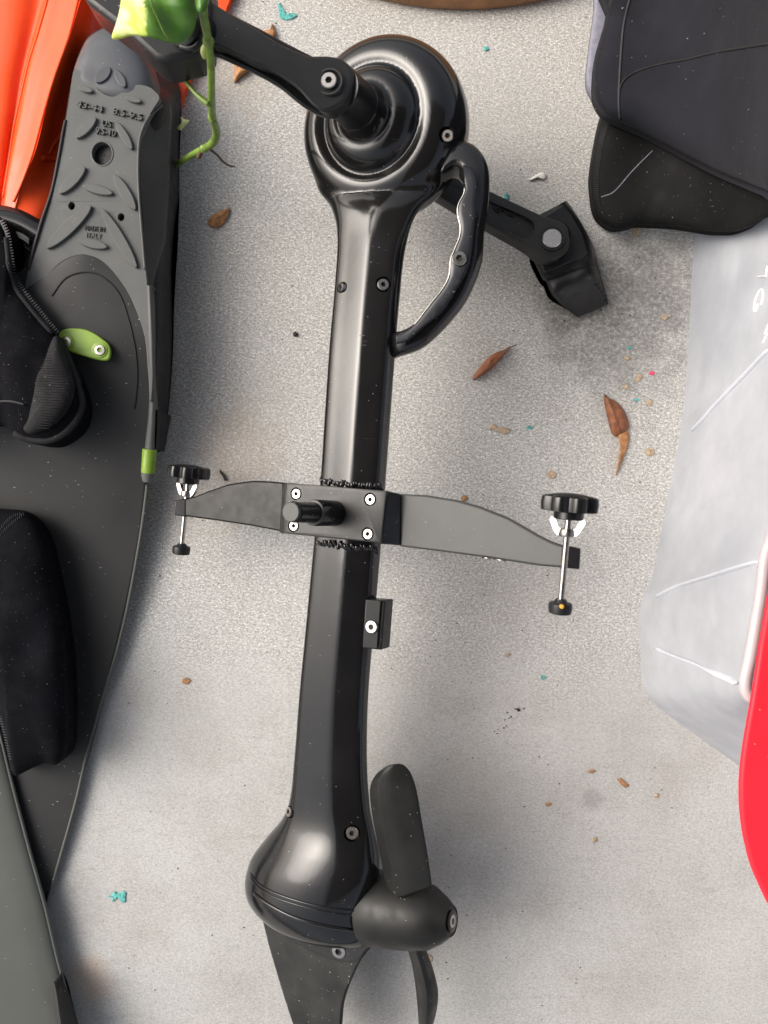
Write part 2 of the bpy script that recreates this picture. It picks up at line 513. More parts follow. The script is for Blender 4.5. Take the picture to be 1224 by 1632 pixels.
def loft(name, secs, shape, mat, parent=None, nspl=6, ks=3, label=None, shape2=None):
    """secs: (xl,yl,zl, xr,yr,zr, h): left/right silhouette points and depth ratio; shape: (u,v) loop"""
    ss = crspline(secs, nspl)
    sh = crspline(shape, ks, True)
    s2 = crspline(shape2, ks, True) if shape2 else None
    verts, faces = [], []
    n = len(sh)
    for s in ss:
        L, Rr = W(*s[0:3]), W(*s[3:6])
        c = (L + Rr) / 2; u = (Rr - L) / 2
        up = Vector((0, 0, 1)); ud = u.normalized()
        v = (up - ud * up.dot(ud)).normalized() * s[6]
        for k, (a, b) in enumerate(sh):
            if s2:
                w = min(1, max(0, s[7])); a = a * (1 - w) + s2[k][0] * w; b = b * (1 - w) + s2[k][1] * w
            verts.append(c + u * a + v * b)
    for i in range(len(ss) - 1):
        for k in range(n):
            faces.append((i * n + k, i * n + (k + 1) % n, (i + 1) * n + (k + 1) % n, (i + 1) * n + k))
    faces.append(tuple(range(n))); faces.append(tuple((len(ss) - 1) * n + k for k in reversed(range(n))))
    return mesh_obj(name, verts, faces, mat, parent, True, label)

# shared cap screw: local frame, z out of the surface, radius 1
def make_screw_mesh(name, countersunk=False):
    n = 24; verts, faces = [], []
    def ring(r, h, hexa=False):
        i0 = len(verts)
        for k in range(n):
            th = 2 * math.pi * k / n
            rr = r
            if hexa:
                a = (th % (math.pi / 3)) - math.pi / 6
                rr = r * math.cos(math.pi / 6) / math.cos(a)
            verts.append((rr * math.cos(th), rr * math.sin(th), h))
        return i0
    if countersunk: rs = [ring(1, -.5), ring(1, .1), ring(.93, .18), ring(.52, .2, True), ring(.50, -.3, True)]
    else: rs = [ring(1, -1.0), ring(1, .42), ring(.9, .55), ring(.46, .55, True), ring(.44, -.2, True)]
    mats = []
    for a, b in zip(rs, rs[1:]):
        for k in range(n):
            faces.append((a + k, a + (k + 1) % n, b + (k + 1) % n, b + k)); mats.append(1 if b == rs[-1] else 0)
    faces.append(tuple(rs[-1] + k for k in range(n))); mats.append(1)
    me = bpy.data.meshes.new(name); me.from_pydata(verts, [], faces)
    me.materials.append(M_STEEL); me.materials.append(M_SOCKET)
    for p, m in zip(me.polygons, mats): p.material_index = m; p.use_smooth = False
    bm = bmesh.new(); bm.from_mesh(me)
    for e in bm.edges: e.smooth = not (len(e.link_faces) == 2 and e.calc_face_angle(0) > R(30))
    for f in bm.faces: f.smooth = True
    bm.to_mesh(me); bm.free()
    return me
SCREW = make_screw_mesh('screw'); SCREW_FLAT = make_screw_mesh('flat_screw', True)

def screw(pos, axis, r, parent, flat=False, name='screw', label=None):
    o = bpy.data.objects.new(name, SCREW_FLAT if flat else SCREW)
    link(o, parent, label)
    o.matrix_basis = Matrix.Translation(pos) @ frame(axis) @ Matrix.Diagonal((r, r, r, 1))
    return o

def cutter(pos, axis, r, depth, n=28):
    v, f = lathe_data([(r, -depth), (r, depth * 2)], n)
    Mx = Matrix.Translation(pos) @ frame(axis)
    return mesh_obj('cutter', [Mx @ p for p in v], f, None, None, False)

def text(body, px, py, z, size, rot_px, depth, mat, parent, name='lettering', bold=0.0, label=None, tilt=None, sx=1.0, fit=None):
    """raised lettering; px,py = left baseline point; rot_px = direction of the baseline in the photo"""
    cu = bpy.data.curves.new(name, 'FONT'); cu.body = body; cu.size = size; cu.extrude = depth; cu.offset = bold
    cu.resolution_u = 3
    o = bpy.data.objects.new(name, cu); COL.objects.link(o)
    bpy.context.view_layer.update()
    me = bpy.data.meshes.new_from_object(o.evaluated_get(bpy.context.evaluated_depsgraph_get()))
    bpy.data.objects.remove(o, do_unlink=True)
    me.name = name
    me.materials.clear(); me.materials.append(mat)
    fx = fy = 1.0
    if fit:
        xs = [v.co.x for v in me.vertices]; ys = [v.co.y for v in me.vertices]; s_ = (H - z) / F
        fx = fit[0] * s_ / (max(xs) - min(xs)); fy = fit[1] * s_ / (max(ys) - min(ys))
    o = bpy.data.objects.new(name, me)
    ang = math.atan2(-rot_px[1], rot_px[0])
    Mx = Matrix.Translation(W(px, py, z)) @ (tilt if tilt else Matrix()) @ Matrix.Rotation(ang, 4, 'Z') @ Matrix.Diagonal((sx * fx, fy, 1, 1))
    me.transform(Mx)
    link(o, parent, label)
    return o

# ================================================================== the setting
gs = 12.0
gv = [(-gs, -gs, 0), (gs, -gs, 0), (gs, gs, 0), (-gs, gs, 0)]
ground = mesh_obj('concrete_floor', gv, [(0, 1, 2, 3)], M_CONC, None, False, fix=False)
ground['kind'] = 'structure'; ground['label'] = 'rough grey patio concrete with brownish stains and worn gritty surface'

# added unseen overhead blocker: shades the slab and darkens reflections in the black paint
BLOCKER_Z = 2.35
rv = [(x, y, z) for z in (BLOCKER_Z, BLOCKER_Z + .12) for x, y in ((-.85, -2.1), (1.9, -2.1), (1.9, 1.0), (-.85, 1.0))]
blocker = mesh_obj('overhead_blocker', rv, [(0, 3, 2, 1), (4, 5, 6, 7), (0, 1, 5, 4), (1, 2, 6, 5), (2, 3, 7, 6), (3, 0, 4, 7)],
                simple('blocker_dark', (.06, .052, .045), .8, nscale=3), None, False)
blocker['kind'] = 'structure'; blocker['label'] = 'added dark overhead blocker above the slab, out of frame, to deepen reflections'
# ================================================================== pedal drive
drive = thing('pedal_drive', W(560, 820, 0), 'black kayak pedal drive with cranks, clamp bracket and propeller lying on the concrete', 'pedal drive')

SH = [(-1, 0), (-.99, .22), (-.93, .44), (-.78, .56), (-.4, .60), (.0, .635), (.22, .64), (.34, .60), (.62, .46), (.86, .32), (.97, .17), (1, 0),
      (.97, -.25), (.8, -.5), (.4, -.62), (-.4, -.62), (-.8, -.5), (-.97, -.25)]
ELL = [(-math.cos(2 * math.pi * k / 18), .82 * math.sin(2 * math.pi * k / 18)) for k in range(18)]

# shaft and gear housing: left/right silhouettes with heights (rolled about 30 degrees), half depth, roundness
sh_secs = [
    (500, 285, .088, 712, 285, .122, .012, 1),
    (508, 308, .092, 698, 308, .130, .0165, .9),
    (529, 334, .096, 668, 336, .133, .0225, .55),
    (545, 385, .100, 643, 392, .129, .0255, .1),
    (542, 460, .101, 633, 465, .128, .0250, 0),
    (533, 560, .101, 625, 565, .127, .0250, 0),
    (525, 680, .100, 616, 685, .126, .0250, 0),
    (519, 770, .099, 609, 778, .125, .0250, 0),
    (507, 880, .096, 601, 890, .122, .0250, 0),
    (495, 1000, .090, 591, 1010, .116, .0250, 0),
    (485, 1100, .083, 583, 1112, .109, .0250, 0),
    (477, 1200, .074, 581, 1215, .102, .0255, 0),
    (470, 1262, .066, 587, 1282, .098, .0275, .15),
    (457, 1297, .056, 596, 1325, .098, .0310, .5),
    (430, 1330, .046, 601, 1365, .099, .0375, .9),
    (409, 1358, .040, 600, 1397, .098, .0425, 1),
    (401, 1382, .036, 595, 1424, .096, .0455, 1),
    (400, 1403, .035, 588, 1450, .093, .0460, 1),
    (406, 1423, .035, 584, 1474, .091, .0430, 1),
    (424, 1445, .039, 583, 1492, .089, .0370, 1),
    (450, 1464, .044, 584, 1501, .086, .0280, 1),
    (480, 1479, .050, 584, 1505, .085, .0180, 1),
    (520, 1492, .058, 580, 1506, .078, .0080, 1),
]
SH_OBJ = loft('shaft_tube', sh_secs, SH, M_PAINT, drive, nspl=10, ks=4, shape2=ELL)

# crank hub: body of revolution about the axle
AX0 = W(672, 262, .030); AX1 = W(525, 130, .200)
AXN = (AX1 - AX0).normalized()
HC = AX0 + (AX1 - AX0) * ((.108 - .030) / .170)
def hub_profile(pts): return pts
prof = [(.030, -.040), (.045, -.036), (.058, -.028), (.0665, -.014), (.0690, 0), (.0682, .010), (.0650, .0190), (.0590, .0262), (.0520, .0300), (.0460, .0308),
        (.0420, .0300), (.0400, .0298), (.0385, .0312), (.0365, .0350), (.0330, .0392), (.0285, .0422), (.0245, .0432),
        (.0222, .0434), (.0205, .0448), (.0190, .0485), (.0180, .0530), (.0172, .058)]
prof = crspline(prof, 3)
# join hub + shaft through a voxel skin so the cast fillets form
hub0 = lathe('hub', HC, AXN, prof, M_PAINT, None, n=96)
# ridge running round the hub outline on the far side of the neck
bm = bmesh.new()
for ob in (SH_OBJ, hub0):
    tmp = bmesh.new(); tmp.from_mesh(ob.data)
    m2 = bpy.data.meshes.new('t'); tmp.to_mesh(m2); tmp.free(); bm.from_mesh(m2)
body_me = bpy.data.meshes.new('cast_body'); bm.to_mesh(body_me); bm.free()
body_me.materials.append(M_PAINT)
body = bpy.data.objects.new('housing', body_me); link(body, drive)
for ob in (SH_OBJ, hub0): bpy.data.objects.remove(ob, do_unlink=True)
rm = body.modifiers.new('remesh', 'REMESH'); rm.mode = 'VOXEL'; rm.voxel_size = .00125; rm.use_smooth_shade = True
sm = body.modifiers.new('smooth', 'SMOOTH'); sm.factor = .5; sm.iterations = 4
bpy.context.view_layer.update(); bake(body)
vg = body.vertex_groups.new(name='fillet')
ja, jb = W(520, 300, .1), W(680, 305, .13)
for v in body.data.vertices:                       # soft cast fillet only where neck and hub meet
    d = v.co - HC; hh = d.dot(AXN); rad_ = (d - AXN * hh).length
    k = max(0, 1 - abs(rad_ - .072) / .016) if v.co.y < HC.y - .012 else 0
    if k > 0: vg.add([v.index], min(1, k * 1.8), 'REPLACE')
sm = body.modifiers.new('fillet', 'SMOOTH'); sm.factor = .5; sm.iterations = 80; sm.vertex_group = 'fillet'
bpy.context.view_layer.update(); bake(body)

VN = Vector((-.42, .03, .90)).normalized()         # outward normal of the rolled bracket face
# screw recesses in the housing
holes = [  # px, py, z, axis, hole r, screw r
    (713, 216, .118, (AXN + Vector((.22, -.12, 0))).normalized(), .0062, .0045),
    (611, 453, .136, Vector((.12, .03, .98)).normalized(), .0062, .0046),
    (561, 1328, .112, Vector((-.05, .1, .98)).normalized(), .0068, .0052),
    (462, 1294, .070, Vector((-.75, .25, .6)).normalized(), .0050, .0040),
    (545, 458, .108, Vector((-.85, .0, .5)).normalized(), .0045, .0038),
]
from mathutils.bvhtree import BVHTree
bvh = BVHTree.FromPolygons([v.co for v in body.data.vertices], [tuple(p.vertices) for p in body.data.polygons])
cam_pt = Vector((0, 0, H))
def on_body(px, py):
    d = (W(px, py, 0) - cam_pt).normalized()
    hit, nrm, idx, dist = bvh.ray_cast(cam_pt, d)
    if hit is None: return W(px, py, .1), Vector((0, 0, 1))
    return hit, nrm
cs, scr = [], []
for (px, py, z, ax, hr, sr) in holes:
    hit, nrm = on_body(px, py)
    cs.append(cutter(hit, ax, hr, .005)); scr.append((hit - ax * (.0004 if px in (462, 545) else .0024), ax, sr))
cut(body, cs)
for p in body.data.polygons: p.use_smooth = True
shade_auto(body, 50)
for i, (p, ax, sr) in enumerate(scr): screw(p, ax, sr, body)

# raised boss column of the crank axle
lathe('axle_boss', AX1 - AXN * .0830, AXN, [(.0175, 0), (.0172, .02), (.0168, .068), (.0160, .0705)], M_SATIN, drive, n=48)
# thin seam ribs on the gear housing
def seam(path, r, name='seam_rib'):
    q = crspline(path, 6)
    pts = []
    for a in q:
        h, nn = on_body(*a); pts.append(h + nn * r * .1)
    return tube(name, pts, r, M_PAINT, drive, n=8)
seam([(399, 1392), (412, 1408), (440, 1424), (490, 1440), (540, 1449), (580, 1452)], .0010)
seam([(399, 1397), (411, 1413), (438, 1430), (488, 1446), (538, 1456), (578, 1459)], .0007)
seam([(405, 1424), (430, 1442), (470, 1462), (520, 1476), (578, 1484)], .0014)

# --- carrying handle
hz = lambda x: .122 + max(0, (x - 615)) * .00010
outer = [(705, 262), (716, 238), (735, 230), (758, 238), (774, 259), (780, 285), (778, 330), (771, 377), (769, 413), (756, 455), (732, 497), (680, 551), (634, 570), (612, 578)]
inner = [(700, 290), (712, 282), (722, 276), (733, 280), (739, 296), (738, 310), (729, 330), (728, 342), (733, 362), (731, 380), (722, 402), (717, 415),
         (714, 442), (704, 460), (688, 480), (676, 497), (660, 516), (641, 527), (626, 530), (616, 533)]
def resamp(pts, n):
    q = [Vector(p) for p in crspline(pts, 8)]
    L = [0]
    for a, b in zip(q, q[1:]): L.append(L[-1] + (b - a).length)
    out = []; j = 0
    for i in range(n):
        t = L[-1] * i / (n - 1)
        while j < len(L) - 2 and L[j + 1] < t: j += 1
        k = (t - L[j]) / max(1e-9, L[j + 1] - L[j]); out.append(q[j].lerp(q[j + 1], k))
    return out
N = 60
OO, II = resamp(outer, N), resamp(inner, N)
hsecs = [(i.x, i.y, hz(i.x) - .012 * max(0, (636 - i.x) / 22), o.x, o.y, hz(o.x) - .004 - .012 * max(0, (636 - i.x) / 22), .0135) for i, o in zip(II, OO)]
HSH = [(-1, .1), (-.95, .6), (-.75, .85), (-.2, .9), (.25, .88), (.7, .7), (.95, .35), (1, -.1), (.9, -.6), (.5, -.9), (-.4, -.95), (-.85, -.7)]
hd = loft('handle', hsecs, HSH, M_PAINT, drive, nspl=1, ks=3)
# grip insert: flat plate with the wavy finger edge
g_out = [(738, 262), (752, 268), (760, 290), (758, 325), (756, 366), (748, 424), (732, 455), (706, 497), (680, 518), (652, 542), (632, 549)]
g_in = [(741, 290), (740, 308), (731, 326), (730, 342), (734, 360), (733, 377), (724, 400), (719, 413), (716, 440), (706, 460), (690, 480), (678, 496), (662, 516), (644, 530), (632, 533)]
gi = resamp(g_in, 70); go = resamp(g_out, 70)
irows = []
for fa, dz in ((0, .0095), (.02, .0136), (.07, .0148), (.5, .0150), (.93, .0148), (.98, .0136), (1, .0095)):
    irows.append([tuple(W(a.x + (b.x - a.x) * fa, a.y + (b.y - a.y) * fa, hz(a.x + (b.x - a.x) * fa) + dz)) for a, b in zip(gi, go)])
M_INS = simple('grip_insert_paint', (.012, .013, .017), .24, spec=.45, dust=.10, dscale=200)
ins = grid('grip_insert', irows, M_INS, hd, nu=1, nv=2, raw=True, base=None, ang=50)
edge = tube('edge_trim', [W(p.x - .3, p.y, hz(p.x) + .0125) for p in gi[2:-8]], .0009, M_STEEL, hd, n=8, label='thin polished edge along the wavy side of the grip')
screw(W(732, 412, hz(732) + .0166), Vector((0, 0, 1)), .0055, hd, flat=True)

# --- upper crank arm (nearest the camera)
ZC = .200
def poly_px(pts): return pts
up_out = [(560, 109), (562, 126), (558, 142), (545, 164), (520, 177), (499, 169), (469, 138), (430, 112), (398, 100), (350, 76), (325, 70), (300, 60), (250, 30), (262, -30), (320, -8), (345, 8), (398, 40),
          (440, 66), (470, 80), (493, 88), (520, 88), (543, 93)]
caf = frame((AXN + Vector((0, 0, .25))).normalized())
crk = prism('crank_arm', crspline([(*p, ZC + (525 - p[0]) * .00006) for p in up_out], 4, True), .013, M_CRANK, drive, off=-AXN, bev=.0022, seg=3)
# a lower flange gives the darker side face along the arm
low_out = [(556, 118), (556, 150), (535, 178), (510, 182), (480, 168), (440, 136), (398, 112), (337, 84), (300, 70), (270, 10), (337, 10), (398, 37), (460, 70), (500, 90)]
prism('crank_side', crspline([(*p, ZC - .0105 + (525 - p[0]) * .00006) for p in low_out], 4, True), .010, M_SATIN, crk, off=-AXN, bev=.002)
BUP = Vector((-.12, 0, 1)).normalized()
lathe('axle_bolt_cup', W(525, 131, ZC + .0002), BUP, [(.0098, -.003), (.0098, .0004), (.0092, .0012), (.0080, .0012), (.0074, -.001), (.0074, -.002)], M_CRANK, crk, n=40)
screw(W(525, 131, ZC - .0006), BUP, .0056, crk, name='axle_bolt')

# --- lower crank arm
ZL = .048
lc = [(664, 250), (690, 256), (730, 280), (781, 304), (858, 340), (885, 350), (902, 362), (909, 380), (906, 397), (893, 410), (875, 415), (858, 408), (837, 392), (775, 357), (715, 322), (680, 300), (655, 285)]
lcrank = prism('crank_arm', crspline([(*p, ZL + (p[0] - 880) * .00003) for p in lc], 4, True), .013, M_CRANK, drive, off=Vector((-.20, -.08, -1)).normalized() * -1 * -1, bev=.0016, seg=3)
slot = prism('cutter', crspline([(730, 292, ZL + .003), (775, 313, ZL + .003), (830, 338, ZL + .003), (850, 350, ZL + .003), (853, 362, ZL + .003), (845, 375, ZL + .003), (828, 374, ZL + .003), (775, 346, ZL + .003), (715, 315, ZL + .003), (705, 290, ZL + .003)], 4, True), .008, None, None)
bpy.context.view_layer.update()
bake(lcrank); cut(lcrank, [slot])
shade_auto(lcrank, 30)
text('QJ-127', 783, 331, ZL - .0045, .0125, (40, 17), .0010, M_STITCHD, lcrank, bold=.0003, fit=(43, 13))
lathe('pivot_cap', W(880, 380, ZL + .0002), Vector((-.1, .05, 1)), [(.0112, -.004), (.0112, .0008), (.0096, .0008), (.0094, .0003), (.0094, .0003)], M_SATIN, lcrank, n=36)
lathe('spindle_end', W(880, 380, ZL + .001), Vector((-.1, .05, 1)), [(.0086, -.004), (.0086, .0006), (.0080, .0012)], M_STEEL, lcrank, n=36)
lathe('axle_boss', AX0 + AXN * .012, AXN, [(.017, 0), (.017, .06)], M_SATIN, drive, n=32)

# --- lower pedal
ped_rows = [
    [(853, 350, .0150), (858, 343, .026), (878, 333, .028), (898, 322, .028), (903, 320, .004)],
    [(850, 380, .0150), (852, 372, .030), (885, 350, .031), (915, 343, .030), (918, 341, .004)],
    [(850, 408, .0150), (852, 405, .032), (895, 385, .033), (931, 374, .032), (944, 388, .004)],
    [(858, 430, .0150), (861, 428, .032), (900, 415, .033), (938, 400, .032), (953, 422, .004)],
    [(866, 446, .0150), (869, 445, .030), (905, 432, .031), (939, 422, .031), (956, 432, .004)],
    [(870, 448, .0150), (876, 449, .034), (908, 437, .036), (941, 427, .036), (958, 440, .004)],
    [(880, 470, .0150), (884, 468, .033), (912, 456, .035), (945, 443, .035), (964, 460, .004)],
    [(900, 490, .010), (903, 488, .020), (925, 480, .021), (955, 468, .021), (968, 476, .003)],
    [(921, 506, .004), (922, 505, .006), (935, 500, .006), (960, 489, .006), (970, 484, .002)],
]
lped = grid('pedal', ped_rows, M_PLAST, drive, nu=4, nv=4, base=.014, ang=30)
prism('pedal_plate', [(857, 350, .0345), (898, 326, .0345), (912, 341, .0345), (930, 372, .0350), (938, 402, .0350), (926, 412, .0350), (868, 436, .0345), (855, 405, .0345)], .004, M_PLAST, lped, bev=.0015)
for k in range(5):
    tube('grip_rib', [W(893 + k * 6.5, 482 + k * 5 - 4, .0285 - k * .005), W(955 + k * 3, 456 + k * 6.5 - 4, .0295 - k * .005)], .0007, M_PLAST, lped, n=6)
lathe('pedal_spindle', W(880, 382, .028), Vector((-.1, .05, 1)), [(.015, 0), (.015, .010), (.013, .013)], M_PLAST, lped, n=32)

#PEDEND
# --- upper pedal, mostly behind the leaf
up_ped = [(120, -60), (134, 0), (200, 50), (218, 66), (246, 92), (262, 97), (300, 88), (321, 82), (331, 66), (336, 20), (334, -50)]
uped = prism('pedal', [(*p, .215) for p in up_ped], .030, M_PLAST, drive, bev=.004, seg=3)
lathe('pedal_spindle', W(298, 42, .218), AXN, [(.014, -.02), (.014, .004), (.011, .006)], M_KNOB, uped, n=32)
tube('pedal_clip', [W(308, 30, .219), W(318, 50, .220), W(318, 68, .220), W(305, 78, .219), W(288, 74, .218)], .0022, M_KNOB, uped, spl=5)

# --- bracket plate across the shaft
def pz(x): return .1135 + (x - 450) * .000235
plate_px = [(456, 769), (616, 782), (607, 866), (450, 850)]
bracket = prism('bracket_plate', [(x, y, pz(x)) for x, y in plate_px], .011, M_PLATE, drive, off=-VN, bev=.0012)
sc_px = [(472, 787), (468, 838), (590, 796), (586, 851)]
bpy.context.view_layer.update(); bake(bracket)
cut(bracket, [cutter(W(x, y, pz(x)), VN, .0052, .0035) for x, y in sc_px])
shade_auto(bracket, 35)
for x, y in sc_px: screw(W(x, y, pz(x)) - VN * .0020, VN, .0041, bracket)
p0 = W(533, 818, pz(533)); 
tip = W(463, 816, pz(533) + .056)
PD = (tip - p0).normalized(); PL = (tip - p0).length
post = lathe('post', p0 - PD * .004, PD, [(.0100, 0), (.0100, PL * .55), (.0094, PL * .57)], M_KNOB, bracket, n=40)
lathe('post_tip', p0 + PD * (PL * .55 - .003), PD, [(.0078, 0), (.0078, PL * .43), (.0070, PL * .445)], M_KNOB, post, n=36)
lathe('post_ring', p0 + PD * (PL * .55 - .005), PD, [(.0084, 0), (.0096, .001), (.0094, .0026), (.0080, .0030)], M_PLATE, post, n=36)
tipcap = lathe('post_face', p0 + PD * (PL - .0035), PD, [(.0068, 0), (.0070, .0030), (.0066, .0035)], M_ARM, post, n=36)

# bracket side block and the two arms
prism('side_block', [(611, 782, pz(611) - .0008), (628, 785, pz(611) - .004), (640, 787, .142), (639, 870, .142), (622, 868, pz(611) - .005), (604, 867, pz(604) - .0008)], .018, M_KNOB, bracket, bev=.0015, off=Vector((0, 0, -1)))
def az(x): return .141 + (x - 640) * .000262
ra = [(636, 787), (678, 789), (727, 797), (763, 807), (809, 825), (858, 853), (880, 864), (899, 870), (897, 905), (860, 902), (776, 889), (700, 879), (636, 871)]
rarm = prism('clamp_arm', [(x, y, az(x)) for x, y in ra], .007, M_ARM, drive, bev=.0016, off=Vector((.35, 0, -.93)), label='longer grey worn right arm of the clamp bracket')
prism('arm_end', [(897, 870, .209), (912, 871, .210), (926, 874, .202), (924, 908, .202), (910, 906, .210), (896, 905, .209)], .012, M_CRANK, rarm, bev=.001)
# worn bright paint chips on the lower edge of the arm
for (a, b) in (((768, 888.5), (782, 890.5)), ((786, 891), (806, 894))):
    tube('paint_chip', [W(a[0], a[1], az(a[0]) + .0001), W(b[0], b[1], az(b[0]) + .0001)], .0006, M_STEEL, rarm, n=6)
def lz(x): return .046 + (x - 280) * .00028
la = [(452, 769), (430, 767), (403, 766), (380, 769), (362, 772), (330, 783), (310, 791), (298, 794), (279, 797), (279, 821), (295, 823), (340, 829), (400, 838), (452, 848)]
larm = prism('clamp_arm', [(x, y, lz(x)) for x, y in la], .007, simple('anodised_dark_reflect', (.006, .006, .0065), .34, spec=.25, dust=.05), drive, bev=.0014, off=Vector((.4, 0, -.9)), label='black left arm of the clamp bracket, dark reflection put into its colour')  # deeper black painted in for the dark surroundings this arm mirrors
prism('arm_end', [(278, 797, .050), (296, 795, .051), (296, 824, .051), (278, 821, .050)], .014, M_KNOB, larm, bev=.001)
prism('hinge_strip', [(451, 770, pz(451) - .004), (457, 769, pz(451) - .001), (451, 851, pz(451) - .001), (445, 848, pz(451) - .004)], .014, M_KNOB, bracket, bev=.0006)

# weld beads
wv, wf = [], []
def blob(c, ax, a, b):
    i0 = len(wv); Mx = Matrix.Translation(c) @ frame(ax)
    rings = [(-1, .05), (-.7, .71), (0, 1), (.7, .71), (1, .05)]
    for h, r in rings:
        for k in range(8):
            th = k * math.pi / 4
            wv.append(Mx @ Vector((math.cos(th) * r * b, math.sin(th) * r * b, h * a)))
    for i in range(4):
        for k in range(8): wf.append((i0 + i * 8 + k, i0 + i * 8 + (k + 1) % 8, i0 + (i + 1) * 8 + (k + 1) % 8, i0 + (i + 1) * 8 + k))
for (xa, ya, xb, yb, nb) in ((512, 768, 606, 777, 24), (508, 866, 600, 875, 22)):
    for k in range(nb):
        t = k / (nb - 1); x = xa + (xb - xa) * t; y = ya + (yb - ya) * t + random.uniform(-2.5, 2.5)
        h, nn = on_body(x, y)
        if h.z < .07: h = W(x, y, .105)
        blob(h + Vector((0, 0, random.uniform(.0002, .0012))), Vector((random.uniform(-1.2, .3), 1, random.uniform(0, .5))), random.uniform(.0022, .0045), random.uniform(.0010, .0021))
weld = mesh_obj('weld_bead', wv, wf, M_WELD, drive, True); weld['kind'] = 'stuff'

# --- clamp screws (built once in a local frame, copied)
def clamp(prefix_parent, origin, direction, label):
    pass
rod_v, rod_f = [], []
nth = 46; nn_ = 14; prof_r = []
z = -.010
while z > -.068:
    prof_r += [(.00195, z), (.0023, z - .0006)]; z -= .0012
v, f = lathe_data(prof_r[::-1], nn_)
rodA = mesh_obj('clamp_rod', v, f, M_STEEL, None, True)
star = lambda th: 1 + .11 * math.cos(7 * th) - .03 * math.cos(14 * th)
knobA = lathe('knob', None, None, [(.0150, -.0052), (.0172, -.0046), (.0176, 0), (.0172, .0044), (.0152, .0054)], M_KNOB, rodA, n=84, shape=star, local=True)
domeA = lathe('knob_cap', None, None, [(.0140, .0050), (.0125, .0058), (.0090, .0066), (.0045, .0070), (.001, .0071)], M_PLAST, rodA, n=36, local=True)
skirtA = lathe('knob_skirt', None, None, [(.0094, -.0102), (.0099, -.0098), (.0099, -.0050)], M_KNOB, rodA, n=36, local=True)
# wing nut
wnv, wnf = [], []
wn_c = lathe('wing_nut', None, None, [(.0050, -.0218), (.0056, -.0205), (.0050, -.0172), (.0044, -.0168)], M_STEEL, rodA, n=20, local=True)
for s in (-1, 1):
    o_ = [(.0030, -.0212), (.0060, -.0214), (.0086, -.0190), (.0120, -.0120), (.0112, -.0092), (.0084, -.0098), (.0060, -.0150), (.0034, -.0176)]
    vs = [Vector((s * x, y, zz_)) for y in (-.0016, .0016) for x, zz_ in o_]
    m_ = len(o_)
    fs = [tuple(range(m_)), tuple(range(2 * m_ - 1, m_ - 1, -1))] + [(i, (i + 1) % m_, m_ + (i + 1) % m_, m_ + i) for i in range(m_)]
    w_ = mesh_obj('wing', vs, fs, M_STEEL, None, False)
    bmx = bmesh.new(); bmx.from_mesh(wn_c.data); bmx.from_mesh(w_.data); bmx.to_mesh(wn_c.data); bmx.free()
    bpy.data.objects.remove(w_, do_unlink=True)
footA = lathe('rubber_foot', None, None, [(.0060, -.0740), (.0074, -.0735), (.0080, -.0700), (.0078, -.0672), (.0070, -.0664), (.0050, -.0664), (.0035, -.0640)], M_PLAST, rodA, n=32, local=True)
def place_clamp(o, k, f_):
    d = (k - f_).normalized()
    zc = d; x = Vector((.88, 0, .47)); x = (x - zc * x.dot(zc)).normalized(); y = zc.cross(x)
    o.matrix_basis = Matrix.Translation(k) @ Matrix((x, y, zc)).transposed().to_4x4()
rodA.parent = drive; rodA.matrix_parent_inverse = Matrix.Translation(drive.location).inverted()
place_clamp(rodA, W(908, 803, .222), W(893, 968, .216))
rodB = rodA.copy(); COL.objects.link(rodB)
for ch in list(rodA.children):
    c = ch.copy(); COL.objects.link(c); c.parent = rodB
place_clamp(rodB, W(301, 753, .048), W(289, 876, .044))
M_ORG = simple('orange_dot', (.75, .38, .05), .5)
lathe('paint_dot', W(896, 967, .226), Vector((0, 0, 1)), [(.0014, -.003), (.0014, 0), (.001, .0003)], M_ORG, drive, n=14, label='small orange dot on the right clamp foot')

# --- anode block on the lower shaft
an = [(583, 955), (614, 957), (608, 1036), (578, 1033)]
anode = prism('anode_block', [(x, y, .124 + (x - 580) * .0001) for x, y in an], .016, M_SATIN, drive, off=-VN, bev=.001)
prism('block_face', [(x, y, .1268 + (x - 580) * .0001) for x, y in [(583, 956), (607, 957), (601, 1034), (578, 1032)]], .003, M_PLATE, anode, bev=.0006)
screw(W(592, 999, .1285), VN, .0050, anode, flat=True)

# --- propeller
PA0 = W(603, 1447, .086); PA1 = W(720, 1468, .121)
PAX = (PA1 - PA0).normalized(); PLN = (PA1 - PA0).length
pr = [(.0270, -.008), (.0292, -.0070), (.0297, -.005), (.0291, PLN * .10), (.0280, PLN * .32), (.0262, PLN * .53), (.0237, PLN * .72), (.0176, PLN * .88), (.0112, PLN * 1.0), (.0108, PLN * .99)]
phub = lathe('propeller_hub', PA0, PAX, pr, M_NYLON, drive, n=64, ang=50)
lathe('tip_washer', PA0, PAX, [(.0080, PLN * .97), (.0082, PLN * 1.01), (.0074, PLN * 1.015)], M_KNOB, phub, n=30)
screw(PA1 + PAX * .0002, PAX, .0050, phub, flat=True, name='hub_bolt')
bl_rows = []
for (xl, yl, xr, yr, zl, zr) in ((620, 1438, 689, 1414, .112, .126), (614, 1405, 685, 1384, .116, .128), (607, 1370, 680, 1352, .119, .130), (598, 1325, 673, 1312, .123, .132),
                                 (590.5, 1280, 666.5, 1272, .127, .134), (590, 1254, 661, 1248, .129, .134), (598, 1236, 653, 1229, .131, .134), (612, 1223, 643, 1219, .132, .134), (622, 1218.5, 635, 1217, .132, .133)):
    bl_rows.append([(xl + (xr - xl) * t, yl + (yr - yl) * t, zl + (zr - zl) * t + dz) for t, dz in ((0, -.011), (.06, -.007), (.17, -.0005), (.24, .0008), (.5, .0018), (.93, -.001), (1, -.003))])
